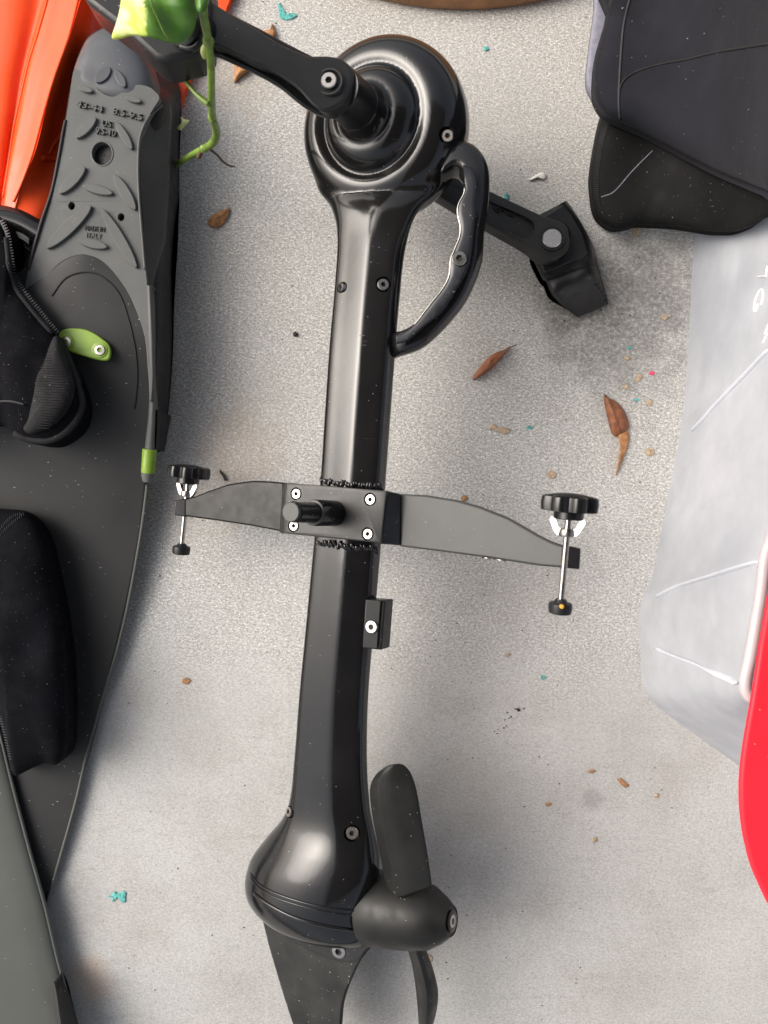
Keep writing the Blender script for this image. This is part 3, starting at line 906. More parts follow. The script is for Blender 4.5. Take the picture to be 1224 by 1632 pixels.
grid('blade', bl_rows, M_NYLON, phub, nu=4, nv=5, thick=.0022, ang=80, label='upright propeller blade seen flat')
bd = [
    [(650, 1502, .070), (660, 1502, .080), (674, 1502, .074)],
    [(657, 1522, .066), (666, 1520, .078), (678, 1520, .070)],
    [(662, 1543, .062), (673, 1545, .074), (686, 1543, .064)],
    [(667, 1577, .055), (680, 1580, .068), (694, 1577, .056)],
    [(670, 1610, .050), (680, 1612, .062), (692, 1608, .050)],
    [(672, 1640, .045), (678, 1642, .056), (684, 1638, .045)],
    [(672, 1665, .042), (676, 1667, .050), (679, 1664, .042)]]
grid('blade', bd, M_NYLON, phub, nu=4, nv=4, thick=.0026, ang=25, label='lower propeller blade seen edge-on')

# --- skeg
def kz(x): return .030 + (x - 416) * .00028
sk = [(417, 1448), (423, 1490), (436, 1537), (451, 1587), (470, 1645), (490, 1700), (540, 1700), (543, 1640), (547, 1599), (560, 1562), (576, 1530), (596, 1500), (560, 1490), (500, 1470), (450, 1452)]
skeg = prism('skeg', crspline([(x, y, kz(x) - .002) for x, y in sk], 3, True), .006, simple('skeg_rubber', (.017, .017, .016), .42, spec=.30, var=.5, nscale=45, dust=.12, dscale=160), drive, bev=.0018, off=Vector((.3, 0, -.95)))
skp = [(417, 1447), (421, 1458), (427, 1470), (450, 1490), (473, 1505), (500, 1518), (530, 1530), (554, 1534), (572, 1528), (582, 1516), (594, 1500), (560, 1490), (500, 1475), (450, 1455)]
skpl = prism('skeg_mount', [(x, y, kz(x) + .0095) for x, y in crspline(skp, 3, True)], .007, M_SATIN, skeg, bev=.0012, off=Vector((.3, 0, -.95)))
screw(W(430, 1458, kz(430) + .0108), Vector((-.45, 0, .9)), .0049, skpl, flat=True)
screw(W(540, 1516, kz(540) + .0108), Vector((-.25, -.1, .9)), .0062, skpl, flat=True)

# ================================================================== grey swim fin
fin = thing('swim_fin', W(160, 700, 0), 'dark grey rubber swim fin lying sole up with oval tread pads and raised size lettering', 'swim fin')
rows = [
    [(160, 60, .004), (166, 44, .040), (178, 39, .046), (196, 40, .046), (212, 50, .040), (216, 58, .0160)],
    [(142, 70, .004), (141, 58, .048), (165, 52, 0.058), (212, 62, 0.058), (240, 82, .040), (252, 92, .0160)],
    [(126, 100, .004), (127, 86, .052), (160, 88, 0.063), (220, 98, 0.062), (262, 115, .036), (272, 112, .0160)],
    [(122, 135, .004), (118, 116, .054), (160, 122, 0.065), (228, 135, 0.064), (268, 140, .038), (283, 132, .0160)],
    [(116, 170, .004), (111, 155, .056), (160, 160, 0.066), (244, 172, 0.062), (270, 166, .048), (287, 160, .0160)],
    [(110, 215, .004), (104, 197, .057), (150, 203, 0.066), (225, 214, 0.066), (268, 206, .046), (284, 206, .0160)],
    [(100, 275, .004), (93, 254, .057), (150, 262, 0.066), (220, 272, 0.066), (267, 262, .044), (283, 258, .0160)],
    [(90, 325, .004), (82, 304, .056), (140, 314, 0.065), (222, 324, 0.065), (267, 314, .044), (283, 308, .0160)],
    [(75, 375, .004), (65, 355, .055), (140, 366, 0.064), (226, 376, 0.064), (267, 368, .044), (276, 362, .0160)],
    [(55, 425, .004), (50, 405, .053), (140, 418, 0.060), (230, 428, 0.062), (264, 425, .044), (272, 418, .0160)],
    [(40, 470, .004), (36, 450, .050), (140, 470, .058), (234, 480, 0.058), (262, 478, .042), (272, 474, .0160)],
    [(60, 560, .004), (70, 550, .034), (150, 560, .040), (240, 560, .056), (262, 558, .038), (272, 556, .0160)],
    [(200, 640, .002), (205, 640, .020), (225, 640, .030), (241, 640, .046), (259, 640, .032), (267, 640, .0160)],
    [(220, 700, .002), (223, 700, .018), (232, 700, .026), (241, 700, .036), (252, 700, .028), (258, 700, .0160)],
    [(226, 718, .002), (229, 718, .014), (234, 718, .022), (240, 718, .030), (248, 718, .024), (254, 718, .0160)],
]
pocket = grid('foot_pocket', rows, M_FIND, fin, nu=5, nv=5, base=.012, ang=65)
sole_z = lambda x, y: .0735 - max(0, (y - 300)) * .000035 - max(0, (170 - y)) * .00001
sole = [(117, 113), (126, 113), (136, 118), (146, 128), (152, 138), (166, 150), (181, 154), (196, 146), (208, 138), (222, 135), (238, 139), (247, 146), (254, 156), (246, 170), (236, 187), (229, 203), (223, 225), (221, 270), (223, 320), (227, 370), (231, 420), (236, 470), (242, 540), (243, 600), (240, 640),
        (239, 610), (237, 585), (232, 535), (215, 485), (195, 449), (165, 416), (132, 405), (99, 416), (75, 440), (60, 462), (50, 484), (40, 470), (43, 440), (50, 405), (65, 355), (82, 304), (93, 254), (104, 197), (111, 155)]
def plate_with_holes(name, outline, hole_list, depth, zf, mat, parent):
    loops = [[W(x, y, zf(x, y)) for x, y in outline]]
    for (hx, hy, hr, hry) in hole_list:
        loops.append([W(hx + hr * math.cos(2 * math.pi * k / 28), hy + hry * math.sin(2 * math.pi * k / 28), zf(hx, hy)) for k in range(28)])
    tris = tessellate_polygon([[Vector((v.x, v.y, 0)) for v in l] for l in loops])
    top = [v for l in loops for v in l]; n = len(top)
    vs = top + [v - Vector((0, 0, depth)) for v in top]
    fs = [tuple(t) for t in tris] + [tuple(n + a for a in reversed(t)) for t in tris]
    o_ = 0
    for l in loops:
        m = len(l)
        fs += [(o_ + i, o_ + (i + 1) % m, n + o_ + (i + 1) % m, n + o_ + i) for i in range(m)]; o_ += m
    o = mesh_obj(name, vs, fs, mat, parent, True)
    return shade_auto(o, 30)
solep = plate_with_holes('sole_plate', crspline(sole, 3, True), [(163, 245, 16.5, 19), (114, 328, 5.5, 6.5), (193, 346, 5.5, 6.5)], .0065, sole_z, M_FINL, fin)
tube('sole_rim', [W(x, y, sole_z(x, y) - .0008) for x, y in crspline(sole[24:29] + sole[29:36], 4)], .0009, M_FINL, solep, n=8)
tube('hole_rim', [W(163 + 17 * math.cos(k * math.pi / 16), 245 + 19.5 * math.sin(k * math.pi / 16), .0733) for k in range(33)], .0008, M_FINL, solep, n=8, cap=False)
hrows = [
    [(158, 62, .034), (164, 46, .058), (180, 41, .062), (198, 43, .061), (210, 52, .056), (216, 62, .034)],
    [(140, 72, .034), (141, 60, .062), (168, 54, .0705), (206, 62, .069), (226, 76, .060), (236, 84, .034)],
    [(128, 100, .034), (129, 84, .066), (160, 82, .0735), (212, 92, .0725), (238, 104, .062), (250, 110, .034)],
    [(121, 125, .034), (120, 108, .068), (155, 112, .0738), (215, 122, .0730), (246, 132, .062), (258, 132, .034)],
    [(118, 150, .034), (117, 130, .068), (155, 140, .0730), (215, 148, .0725), (250, 154, .060), (264, 152, .034)],
    [(116, 165, .034), (116, 150, .060), (155, 165, .066), (215, 168, .066), (248, 168, .054), (266, 166, .034)]]
grid('heel_cap', hrows, M_FINH, fin, nu=5, nv=5, base=.030, ang=70)
# side wall panel (lens shaped)
lens = [(271, 163), (258, 168), (244, 185), (232, 204), (224, 222), (222, 250), (222, 290), (226, 340), (230, 400), (236, 470), (248, 430), (262, 380), (267, 300), (269, 230), (272, 185)]
def wall(x, y, x0=222, x1=272): 
    t = min(1, max(0, (x - x0) / (x1 - x0))); return .0715 - .024 * t
prism('side_panel', [(x, y, wall(x, y)) for x, y in lens], .006, simple('fin_panel_rubber', (.048, .049, .048), .52, var=.12, dust=.05), fin, bev=.0010)
# bright parting line along the sole edge
tube('sole_edge', [W(x, y, z) for x, y, z in [(258, 168, .066), (238, 186, .0725), (228, 204, .0742), (222, 226, .0745), (220, 270, .0742), (222, 320, .0738), (226, 370, .0724), (231, 430, .0705)]], .0011, M_FINL, fin, spl=6)
tube('sole_edge', [W(x, y, z) for x, y, z in [(105, 192, .073), (101, 210, .0735), (94, 250, .0735), (83, 304, .073), (66, 355, .0722), (52, 405, .070), (46, 430, .0685)]], .0015, M_FIND, fin, spl=6)
# tread pads
def pad(x0, y0, x1, y1, ratio, mat=M_FINL, zoff=0.0, name='tread_pad'):
    cx, cy = (x0 + x1) / 2, (y0 + y1) / 2
    dx, dy = (x1 - x0) / 2, (y1 - y0) / 2
    pts = []
    for k in range(28):
        th = 2 * math.pi * k / 28
        c, s = math.cos(th), math.sin(th)
        s = math.copysign(abs(s) ** 1.15, s) * ratio
        pts.append((cx + dx * c - dy * s, cy + dy * c + dx * s))
    return prism(name, [(x, y, sole_z(x, y) + .0029 + zoff) for x, y in pts], .003, mat, fin, bev=.0006)
k_ = 1 / 3.547
for (a, b, c, d, r, m) in [(540, 462, 622, 380, .55, M_FINH), (650, 392, 706, 492, .42, M_FINH), (440, 488, 522, 514, .40, M_FINL), (708, 545, 797, 572, .38, M_FINL),
                        (428, 778, 542, 660, .34, M_FINL), (655, 688, 745, 842, .26, M_FINL), (333, 1092, 480, 942, .30, M_FINL), (464, 1048, 636, 1092, .28, M_FINL),
                        (643, 985, 764, 1185, .26, M_FINL), (262, 1402, 515, 1160, .21, M_FINL), (440, 1358, 606, 1396, .30, M_FINL), (573, 1180, 772, 1514, .16, M_FINL)]:
    pad(a * k_, b * k_, c * k_, d * k_, r, m)
lathe('hole_button', W(166, 248, .0665), Vector((0, 0, 1)), [(.0052, -.002), (.0052, .0006), (.0030, .0006), (.0028, .0002), (.0012, .0002), (.0010, .0009)], M_FIND, fin, n=28)
# raised lettering
text('43-44', 121, 170, .0745, .0145, (42, 10), .0012, M_FINL, fin, bold=0, fit=(43, 10.5))
text('8.5-9.5', 178.5, 181.5, .0745, .0145, (47, 11), .0012, M_FINL, fin, bold=0, fit=(48, 10.5))
text('US', 161.5, 200.5, .0745, .0125, (15, 3), .0012, M_FINL, fin, bold=0, fit=(15, 10))
text('9.5-10', 152, 213, .0745, .0120, (32, 5), .0012, M_FINL, fin, bold=0, fit=(32, 10))
text('MADE IN', 135, 367, .0716, .0085, (31, 3), .0004, M_FIND, fin, fit=(31, 8))
text('ITALY', 137, 378, .0714, .0085, (25, 3), .0003, M_FINL, fin, fit=(24, 8))

# blade
by = [(398, 90, 170, .0655), (430, 30, 200, .0655), (480, -30, 222, .0650), (540, -60, 240, .0630), (610, -90, 244, .052), (690, -90, 240, .040), (760, -90, 235, .030), (850, -90, 225, .020), (950, -90, 206, .0145),
      (1060, -90, 180, .0115), (1180, -90, 149, .0095), (1280, -90, 121, .008), (1380, -90, 92, .007), (1450, -90, 70, .0065), (1540, -90, 40, .006), (1640, -90, 8, .006)]
brow = []
for (y, xl, xr, z) in by:
    brow.append([(xl + (xr - xl) * t, y - 6 * (t - .5), z + .004 * math.sin(math.pi * t)) for t in (0, .2, .4, .6, .8, .93, 1.0)])
blade = grid('blade', brow, M_BLADE, fin, nu=3, nv=5, thick=.003, ang=60)
redge = [(235, 772, .0285), (227, 836, .0215), (214, 913, .0165), (199, 987, .0130), (181, 1057, .0115), (159, 1127, .0102), (138, 1204, .0090), (122, 1274, .0080), (94, 1374, .0070), (73, 1443, .0065), (40, 1540, .006)]
tube('edge_bead', [W(*p) for p in redge], .0017, M_BLADE2, blade, spl=6, n=8)
arch = [(83, 472), (99, 449), (113, 439), (132, 434), (150, 435), (165, 442), (181, 456), (192, 472), (203, 502), (215, 552), (219, 601), (215, 651)]
bv = BVHTree.FromPolygons([v.co for v in blade.data.vertices], [tuple(p.vertices) for p in blade.data.polygons])
def on_blade(x, y):
    d = (W(x, y, 0) - cam_pt).normalized(); h = bv.ray_cast(cam_pt, d)[0]
    return h if h is not None else W(x, y, .05)
tube('arch_ridge', [on_blade(x, y) for x, y in crspline(arch, 4)], .0008, M_STITCHD, blade, n=8)
# green tab with two screws
tabp = [(96, 528), (109, 523), (132, 524), (150, 531), (163, 540), (173, 549), (176, 562), (172, 573), (159, 574), (132, 567), (109, 559), (96, 548), (92, 538)]
tz = on_blade(135, 548).z
gtab = prism('green_tab', [(*p, tz + .0032) for p in crspline(tabp, 3, True)], .0036, M_GREEN, fin, bev=.0012, seg=3)
for x, y in ((105, 545), (159, 558)):
    lathe('screw_seat', W(x, y, tz + .003), Vector((0, 0, 1)), [(.0070, -.001), (.0070, .0008), (.0058, .0012)], M_GREEN, gtab, n=28)
    screw(W(x, y, tz + .0046), Vector((0, 0, 1)), .0046, gtab, flat=True)
# side rail with green ferrule
rail = grid('side_rail', [[(232, 455, .060), (235, 455, .0700), (240, 455, .0700), (243, 455, .060)], [(236, 540, .058), (238, 540, .067), (244, 540, .067), (247, 540, .057)],
                          [(238, 600, .050), (240, 600, .061), (245, 600, .061), (248, 600, .050)], [(237, 650, .044), (239, 650, .054), (246, 650, .054), (249, 650, .043)],
                          [(232, 700, .036), (234, 700, .046), (244, 700, .046), (247, 700, .035)], [(230, 718, .033), (232, 718, .043), (244, 718, .043), (247, 718, .032)]], M_FINL, fin, nu=4, nv=5, base=.022)
grid('rail_lug', [[(246, 652, .042), (251, 654, .048), (258, 656, .040)], [(246, 690, .035), (250, 690, .041), (255, 690, .033)], [(244, 716, .031), (248, 716, .036), (252, 716, .029)]], M_FIND, fin, nu=4, nv=4, base=.01)
fa, fb = W(238.5, 716, .0400), W(236, 754, .0370)
lathe('green_ferrule', fa, fb - fa, [(.0060, 0), (.0064, .001), (.0062, .0205), (.0060, .0215)], M_GREEN, fin, n=28)
lathe('rail_tip', W(236, 752, .0372), W(235, 770, .0352) - W(236, 752, .0372), [(.0050, 0), (.0060, .001), (.0058, .004), (.0044, .0088), (.0030, .0096)], M_FINL, fin, n=24)

# ================================================================== second fin blade, bottom left
f2r = []
for (y, xr) in ((1080, -22), (1186, 5), (1244, 19), (1352, 47), (1446, 73), (1523, 91), (1590, 109), (1632, 121), (1720, 145)):
    f2r.append([(x, y, z) for x, z in ((-140, .016), (-80, .020), (xr - 60, .022), (xr - 25, .021), (xr - 8, .019), (xr, .016))])
fin2 = thing('swim_fin', W(20, 1500, 0), 'olive grey fin blade entering at the bottom left corner with a short raised rib', 'swim fin')
b2 = grid('blade', f2r, M_BLADE2, fin2, nu=4, nv=4, thick=.004, ang=60)
tube('edge_bead', [W(xr - .5, y, .0168) for (y, xr) in ((1080, -22), (1186, 5), (1244, 19), (1352, 47), (1446, 73), (1523, 91), (1590, 109), (1632, 121), (1720, 145))], .0016, M_BLADE2, b2, n=8, spl=4)
grid('side_rib', [[(84, 1566, 0.0295), (87, 1568, 0.0340), (90, 1572, 0.0285)], [(85, 1590, 0.0295), (91, 1590, 0.0380), (100, 1592, 0.0285)], [(90, 1632, 0.0295), (97, 1632, 0.0410), (112, 1632, 0.0280)], [(102, 1700, 0.0295), (110, 1700, 0.0440), (130, 1700, 0.0280)]], M_BLADE, b2, nu=4, nv=4, base=.016)

# ================================================================== orange fin
ofin = thing('orange_fin', W(60, 160, 0), 'glossy orange moulded plastic fin with long ridges beside the grey fin heel', 'fin')
orow = []
def oz(u): return u
for (y, cs) in (
    (-60, (-90, -40, 30, 70, 96, 120, 141, 147, 170, 300, 400)),
    (0, (-90, -50, 24, 62, 78, 100, 126, 131, 160, 280, 366)),
    (60, (-90, -60, 18, 48, 62, 84, 109, 114, 150, 260, 345)),
    (120, (-90, -65, 8, 34, 46, 64, 87, 92, 130, 240, 305)),
    (180, (-90, -70, 2, 24, 34, 50, 70, 75, 105, 200, 280)),
    (240, (-90, -72, -4, 14, 22, 38, 55, 60, 90, 160, 240)),
    (300, (-90, -74, -8, 6, 12, 22, 34, 38, 70, 120, 200)),
    (350, (-90, -76, -12, 0, 6, 12, 20, 24, 55, 90, 160))):
    zs = (.030, .034, .036, .030, .037, .040, .046, .044, .014, .010, .008)
    if y == 300: zs = (.030, .034, .036, .032, .036, .038, .041, .039, .026, .012, .008)
    if y == 350: zs = (.030, .034, .036, .034, .036, .037, .038, .037, .036, .022, .008)
    orow.append([(x, y + (x - 60) * (.17 if y > 260 else 0), z) for x, z in zip(cs, zs)])
ob = grid('blade', orow, M_ORANGE, ofin, nu=5, nv=6, base=.001, ang=70)
ovb = BVHTree.FromPolygons([v.co for v in ob.data.vertices], [tuple(p.vertices) for p in ob.data.polygons])
def on_or(x, y, lift=0):
    d = (W(x, y, 0) - cam_pt).normalized(); h = ovb.ray_cast(cam_pt, d)[0]
    return (h if h is not None else W(x, y, .03)) + Vector((0, 0, lift))
tube('ridge', [on_or(x, y) for x, y in crspline([(76, 0), (60, 55), (46, 100), (32, 160), (22, 205), (14, 260), (5, 315)], 5)], .0013, M_ORANGE, ofin, n=8)
tube('ridge', [on_or(x, y, .0003) for x, y in crspline([(127, -10), (110, 58), (88, 120), (70, 180), (54, 240), (36, 290), (22, 322)], 5)], .0012, M_ORANGE, ofin, n=8)
tube('ridge', [on_or(x, y) for x, y in crspline([(128, 170), (105, 205), (85, 232), (78, 247)], 5)], .0016, M_ORANGE, ofin, n=8)
tube('ridge', [on_or(x, y) for x, y in crspline([(66, 252), (85, 254), (105, 256)], 5)], .0022, M_ORANGE, ofin, n=8)
# black foot pocket collar, white strap band
co0 = [(-40, 318), (-5, 326), (10, 328), (35, 335), (66, 351), (78, 356)]
co1 = [(-40, 370), (-8, 366), (12, 372), (34, 382), (56, 398), (70, 408)]
grid('collar', [[(x, y, .040) for x, y in co0], [(x - 1, y + 10, .046) for x, y in co0], [((a[0] + b[0]) / 2, (a[1] + b[1]) / 2, .048) for a, b in zip(co0, co1)], [(x, y, .044) for x, y in co1]], simple('gloss_rubber', (.012, .012, .013), .18), ofin, nu=4, nv=5, base=.002)
grid('white_band', [[(10, 366, .040), (30, 370, .047), (46, 380, .046), (55, 392, .040)], [(12, 376, .038), (32, 380, .045), (44, 388, .045), (50, 396, .040)]], M_WHITE, ofin, nu=5, nv=3, base=.030)
grid('lower_strap', [[(x + 2, y + 10, .038) for x, y in co1], [(x - 15, y + 50, .036) for x, y in co1], [(x - 30, y + 90, .030) for x, y in co1]], M_STITCHD, ofin, nu=4, nv=4, base=.002)
prism('strap_slot', [(24, 379, .0400), (40, 384, .0400), (33, 401, .0395), (29, 399, .0395)], .001, simple('olive_mesh', (.12, .12, .08), .6), ofin)

# ================================================================== neoprene boot with zip
boot = thing('wetsuit_boot', W(40, 540, .0), 'black neoprene boot with toothed zip edge and ribbed grey patch on the grey fin', 'neoprene boot')
bo = [(-120, 330), (-60, 325), (-10, 340), (5, 352), (14, 375), (18, 400), (21, 430), (30, 452), (45, 470), (66, 497), (80, 515), (90, 530), (103, 552), (116, 575), (126, 602), (134, 630), (134, 655), (124, 680), (105, 697), (78, 709), (45, 706), (24, 696), (0, 676), (-60, 680), (-130, 690)]
bshell = puff('upper', bo, .066, .094, M_NEO, boot, power=3.2, n=4, rings=22, base=.040, centre=(-5, 540), amp=.006, ascale=30, seed=3)
bb = BVHTree.FromPolygons([v.co for v in bshell.data.vertices], [tuple(p.vertices) for p in bshell.data.polygons])
def on_boot(x, y, lift=0):
    d = (W(x, y, 0) - cam_pt).normalized(); h = bb.ray_cast(cam_pt, d)[0]
    return (h if h is not None else W(x, y, .066)) + Vector((0, 0, lift))
# ribbed patch
pt = [(90, 534), (76, 550), (62, 572), (50, 596), (44, 622), (42, 650), (42, 672), (36, 684), (46, 692), (62, 690), (84, 680), (104, 662), (116, 640), (120, 615), (112, 585), (102, 556)]
puff('ribbed_patch', pt, .080, .096, M_NEOR, boot, power=3, n=3, rings=14, base=.060, centre=(80, 625))
for k in range(34):
    t = k / 33
    a = Vector((92, 538)).lerp(Vector((60, 686)), t); 
    y = 545 + 138 * t
    xl = [90, 62, 46, 43, 40][min(4, int(t * 4.99))]
    def edge_x(y, side):
        xs = [(p[0]) for p in crspline(pt, 4, True) if abs(p[1] - y) < 4]
        return (min(xs) if side < 0 else max(xs)) if xs else None
    x0, x1 = edge_x(y, -1), edge_x(y, 1)
    if x0 is None or x1 - x0 < 8: continue
    cxm = 80
    def pzf(x, y):
        r = 0
        dx_, dy_ = x - 80, y - 625
        lim = (x1 - 80) if dx_ > 0 else (80 - x0)
        r = min(.98, math.hypot(dx_ / max(8, lim), dy_ / 80))
        return .080 + .016 * (1 - r ** 3) ** (1 / 3) + .0004
    tube('knit_rib', [W(x, y + (x - 80) * .05, pzf(x, y)) for x in [x0 + 4 + (x1 - x0 - 8) * j / 6 for j in range(7)]], .00035, M_NEOR, boot, n=5)
tube('binding_edge', [on_boot(x, y, .0) for x, y in crspline([(24, 690), (45, 700), (78, 702), (103, 690), (120, 672), (130, 650), (129, 630), (120, 600), (108, 570), (98, 550)], 4)], .0030, M_NEOR, boot, n=10)
tube('seam', [on_boot(x, y, .0008) for x, y in crspline([(0, 640), (18, 640), (40, 645)], 5)], .0010, M_STITCH, boot, n=6)
tube('seam', [on_boot(x, y, .0005) for x, y in crspline([(10, 380), (13, 405), (15, 430), (24, 458), (40, 480), (60, 505), (84, 532)], 4)], .0022, M_NEOR, boot, n=8)
# zip teeth
zp = resamp([(2, 352), (11, 372), (16, 400), (20, 430), (30, 454), (45, 474), (66, 500), (90, 530)], 46)
tv, tf = [], []
for i, p in enumerate(zp):
    q = zp[min(i + 1, len(zp) - 1)] - zp[max(i - 1, 0)]; t = Vector((q.x, q.y)).normalized(); nrm = Vector((-t.y, t.x)) * -1
    if nrm.x < 0: nrm = -nrm
    zt = on_boot(p.x - 2, p.y).z + .0016
    c = Vector((p.x, p.y)); i0 = len(tv)
    a, b, d = c - t * 2.3 - nrm * 3, c + t * 2.3 - nrm * 3, c + nrm * 5.5
    for zz_ in (zt, zt - .003):
        for m_ in (a, b, d): tv.append(W(m_.x, m_.y, zz_))
    tf += [(i0, i0 + 1, i0 + 2), (i0 + 5, i0 + 4, i0 + 3), (i0, i0 + 3, i0 + 4, i0 + 1), (i0 + 1, i0 + 4, i0 + 5, i0 + 2), (i0 + 2, i0 + 5, i0 + 3, i0)]
zt_ = mesh_obj('zip_teeth', tv, tf, simple('zip_plastic', (.05, .05, .055), .45), boot, False); zt_['kind'] = 'stuff'

# ================================================================== black neoprene glove / sleeve, lower left
glove = thing('neoprene_sleeve', W(30, 1020, 0), 'matte black neoprene sleeve with stitched edge lying on the lower grey fin blade', 'sleeve')
gl = [(-120, 815), (-40, 808), (0, 811), (37, 815), (61, 832), (77, 862), (84, 895), (90, 928), (97, 968), (101, 1005), (105, 1035), (107, 1066), (109, 1127), (108, 1165), (107, 1189), (102, 1207), (89, 1219), (72, 1216), (56, 1222), (40, 1230), (24, 1236), (16, 1220), (6, 1170), (-20, 1120), (-120, 1100)]
gsh = puff('sleeve', gl, .034, .062, M_NEO, glove, power=3.0, n=4, rings=20, base=.014, centre=(0, 1000), amp=.005, ascale=22, seed=9)
gb = BVHTree.FromPolygons([v.co for v in gsh.data.vertices], [tuple(p.vertices) for p in gsh.data.polygons])
def on_g(x, y, lift=0):
    d = (W(x, y, 0) - cam_pt).normalized(); h = gb.ray_cast(cam_pt, d)[0]
    return (h if h is not None else W(x, y, .05)) + Vector((0, 0, lift))
def stitches(fn, path, n, length, r, mat, parent, zig=0.0):
    vs, fs = [], []
    pp = resamp(path, n * 2)
    for i in range(0, n * 2 - 1, 2):
        a, b = pp[i], pp[i + 1]
        if zig: 
            t = Vector((b.x - a.x, b.y - a.y)).normalized(); nr = Vector((-t.y, t.x)) * zig
            a, b = Vector((a.x + nr.x, a.y + nr.y)), Vector((b.x - nr.x, b.y - nr.y))
        A, B = fn(a.x, a.y), fn(b.x, b.y)
        i0 = len(vs); d = (B - A).normalized(); s = d.cross(Vector((0, 0, 1))).normalized() * r; u = Vector((0, 0, r))
        for P in (A, B): vs += [P - s, P + u, P + s, P - u]
        fs += [(i0, i0 + 1, i0 + 5, i0 + 4), (i0 + 1, i0 + 2, i0 + 6, i0 + 5), (i0 + 2, i0 + 3, i0 + 7, i0 + 6), (i0 + 3, i0, i0 + 4, i0 + 7), (i0, i0 + 3, i0 + 2, i0 + 1), (i0 + 4, i0 + 5, i0 + 6, i0 + 7)]
    o = mesh_obj('stitching', vs, fs, mat, parent, False); o['kind'] = 'stuff'; return o
stitches(lambda x, y: on_g(x, y, .0003), [(0, 1140), (6, 1165), (12, 1190), (17, 1212), (22, 1232)], 22, 0, .0004, M_STITCH, glove, 2.5)
stitches(lambda x, y: on_g(x, y, .0003), [(-2, 846), (10, 832), (22, 822), (36, 817)], 14, 0, .0004, M_STITCH, glove, 2)
stitches(lambda x, y: on_g(x, y, .0003), [(0, 852), (12, 840), (26, 828), (38, 819)], 14, 0, .0004, M_STITCH, glove, 2)

# ================================================================== wetsuit folded top right
suit = thing('wetsuit', W(1120, 180, 0), 'folded navy and black neoprene wetsuit hanging over the clear tub, top right', 'wetsuit')
def suit_z(x, y): return .020 + max(0, (x - 1020)) * .00042
lowp = [(961, 175), (953, 205), (947, 236), (942, 270), (941, 292), (945, 328), (951, 345), (960, 355), (970, 362), (980, 365), (993, 364), (1006, 361), (1016, 358), (1040, 359), (1069, 360), (1100, 364), (1131, 369), (1152, 370), (1175, 369), (1201, 360), (1216, 350), (1240, 335), (1320, 300), (1320, 60), (1100, 60), (980, 120)]
lp = puff('lower_panel', lowp, .012, .036, M_NEOG, suit, power=5, n=3, rings=18, base=.004, centre=(1110, 230), amp=.004, ascale=14, seed=5, zfun=lambda x, y: .15 * (max(0, min(x, 1250) - 1000) / 224.0) ** 2)
lb = BVHTree.FromPolygons([v.co for v in lp.data.vertices], [tuple(p.vertices) for p in lp.data.polygons])
def on_lp(x, y, lift=0):
    d = (W(x, y, 0) - cam_pt).normalized(); h = lb.ray_cast(cam_pt, d)[0]
    return (h if h is not None else W(x, y, .03)) + Vector((0, 0, lift))
upp = [(974, -60), (968, 20), (962, 45), (953, 75), (948, 100), (946, 120), (946, 145), (949, 162), (960, 180), (976, 190), (997, 199), (1018, 208), (1039, 218), (1066, 232), (1094, 247), (1120, 260), (1144, 272), (1170, 283), (1193, 292), (1224, 304), (1330, 340), (1330, -60)]
uz = lambda x, y: .15 * (max(0, min(x, 1250) - 1000) / 224.0) ** 2
up_ = puff('upper_panel', upp, .048, .082, M_NAVY, suit, power=3.4, n=3, rings=24, base=.040, centre=(1130, 110), amp=.010, ascale=11, seed=2, zfun=uz)
ub = BVHTree.FromPolygons([v.co for v in up_.data.vertices], [tuple(p.vertices) for p in up_.data.polygons])
def on_up(x, y, lift=0):
    d = (W(x, y, 0) - cam_pt).normalized(); h = ub.ray_cast(cam_pt, d)[0]
    return (h if h is not None else W(x, y, .05)) + Vector((0, 0, lift))
lin = [(952, -60), (948, 10), (943, 50), (938, 90), (935, 120), (937, 140), (943, 152), (951, 168), (962, 176), (985, 176), (990, -60)]
puff('lining', lin, .036, .042, M_LINING, suit, power=5, n=3, rings=8, base=.030, centre=(970, 60))
tube('seam', [on_up(x, y, .0002) for x, y in crspline([(988, 142), (993, 130), (1007, 118), (1032, 108), (1060, 101), (1094, 95), (1144, 83), (1224, 70)], 5)], .0009, M_STITCHD, suit, n=6)
tube('seam', [on_up(x, y, .0002) for x, y in crspline([(1003, 0), (994, 40), (990, 80), (987, 130), (986, 165), (988, 190)], 5)], .0010, M_STITCH, suit, n=6)
tube('seam', [on_lp(x, y, .0001) for x, y in crspline([(958, 314), (975, 308), (987, 297), (1003, 278), (1019, 261), (1030, 250), (1040, 240)], 5)], .0005, M_LINING, suit, n=6)
stitches(lambda x, y: on_lp(x, y, .0005), [(966, 195), (957, 230), (951, 270), (950, 300), (953, 330), (966, 352), (985, 358), (1006, 355)], 60, 0, .0006, M_STITCHD, suit, 4.5)
stitches(lambda x, y: on_up(x, y, .0003), [(974, 0), (964, 45), (955, 80), (949, 115), (950, 150), (960, 176)], 60, 0, .0005, M_STITCHD, suit, 3)

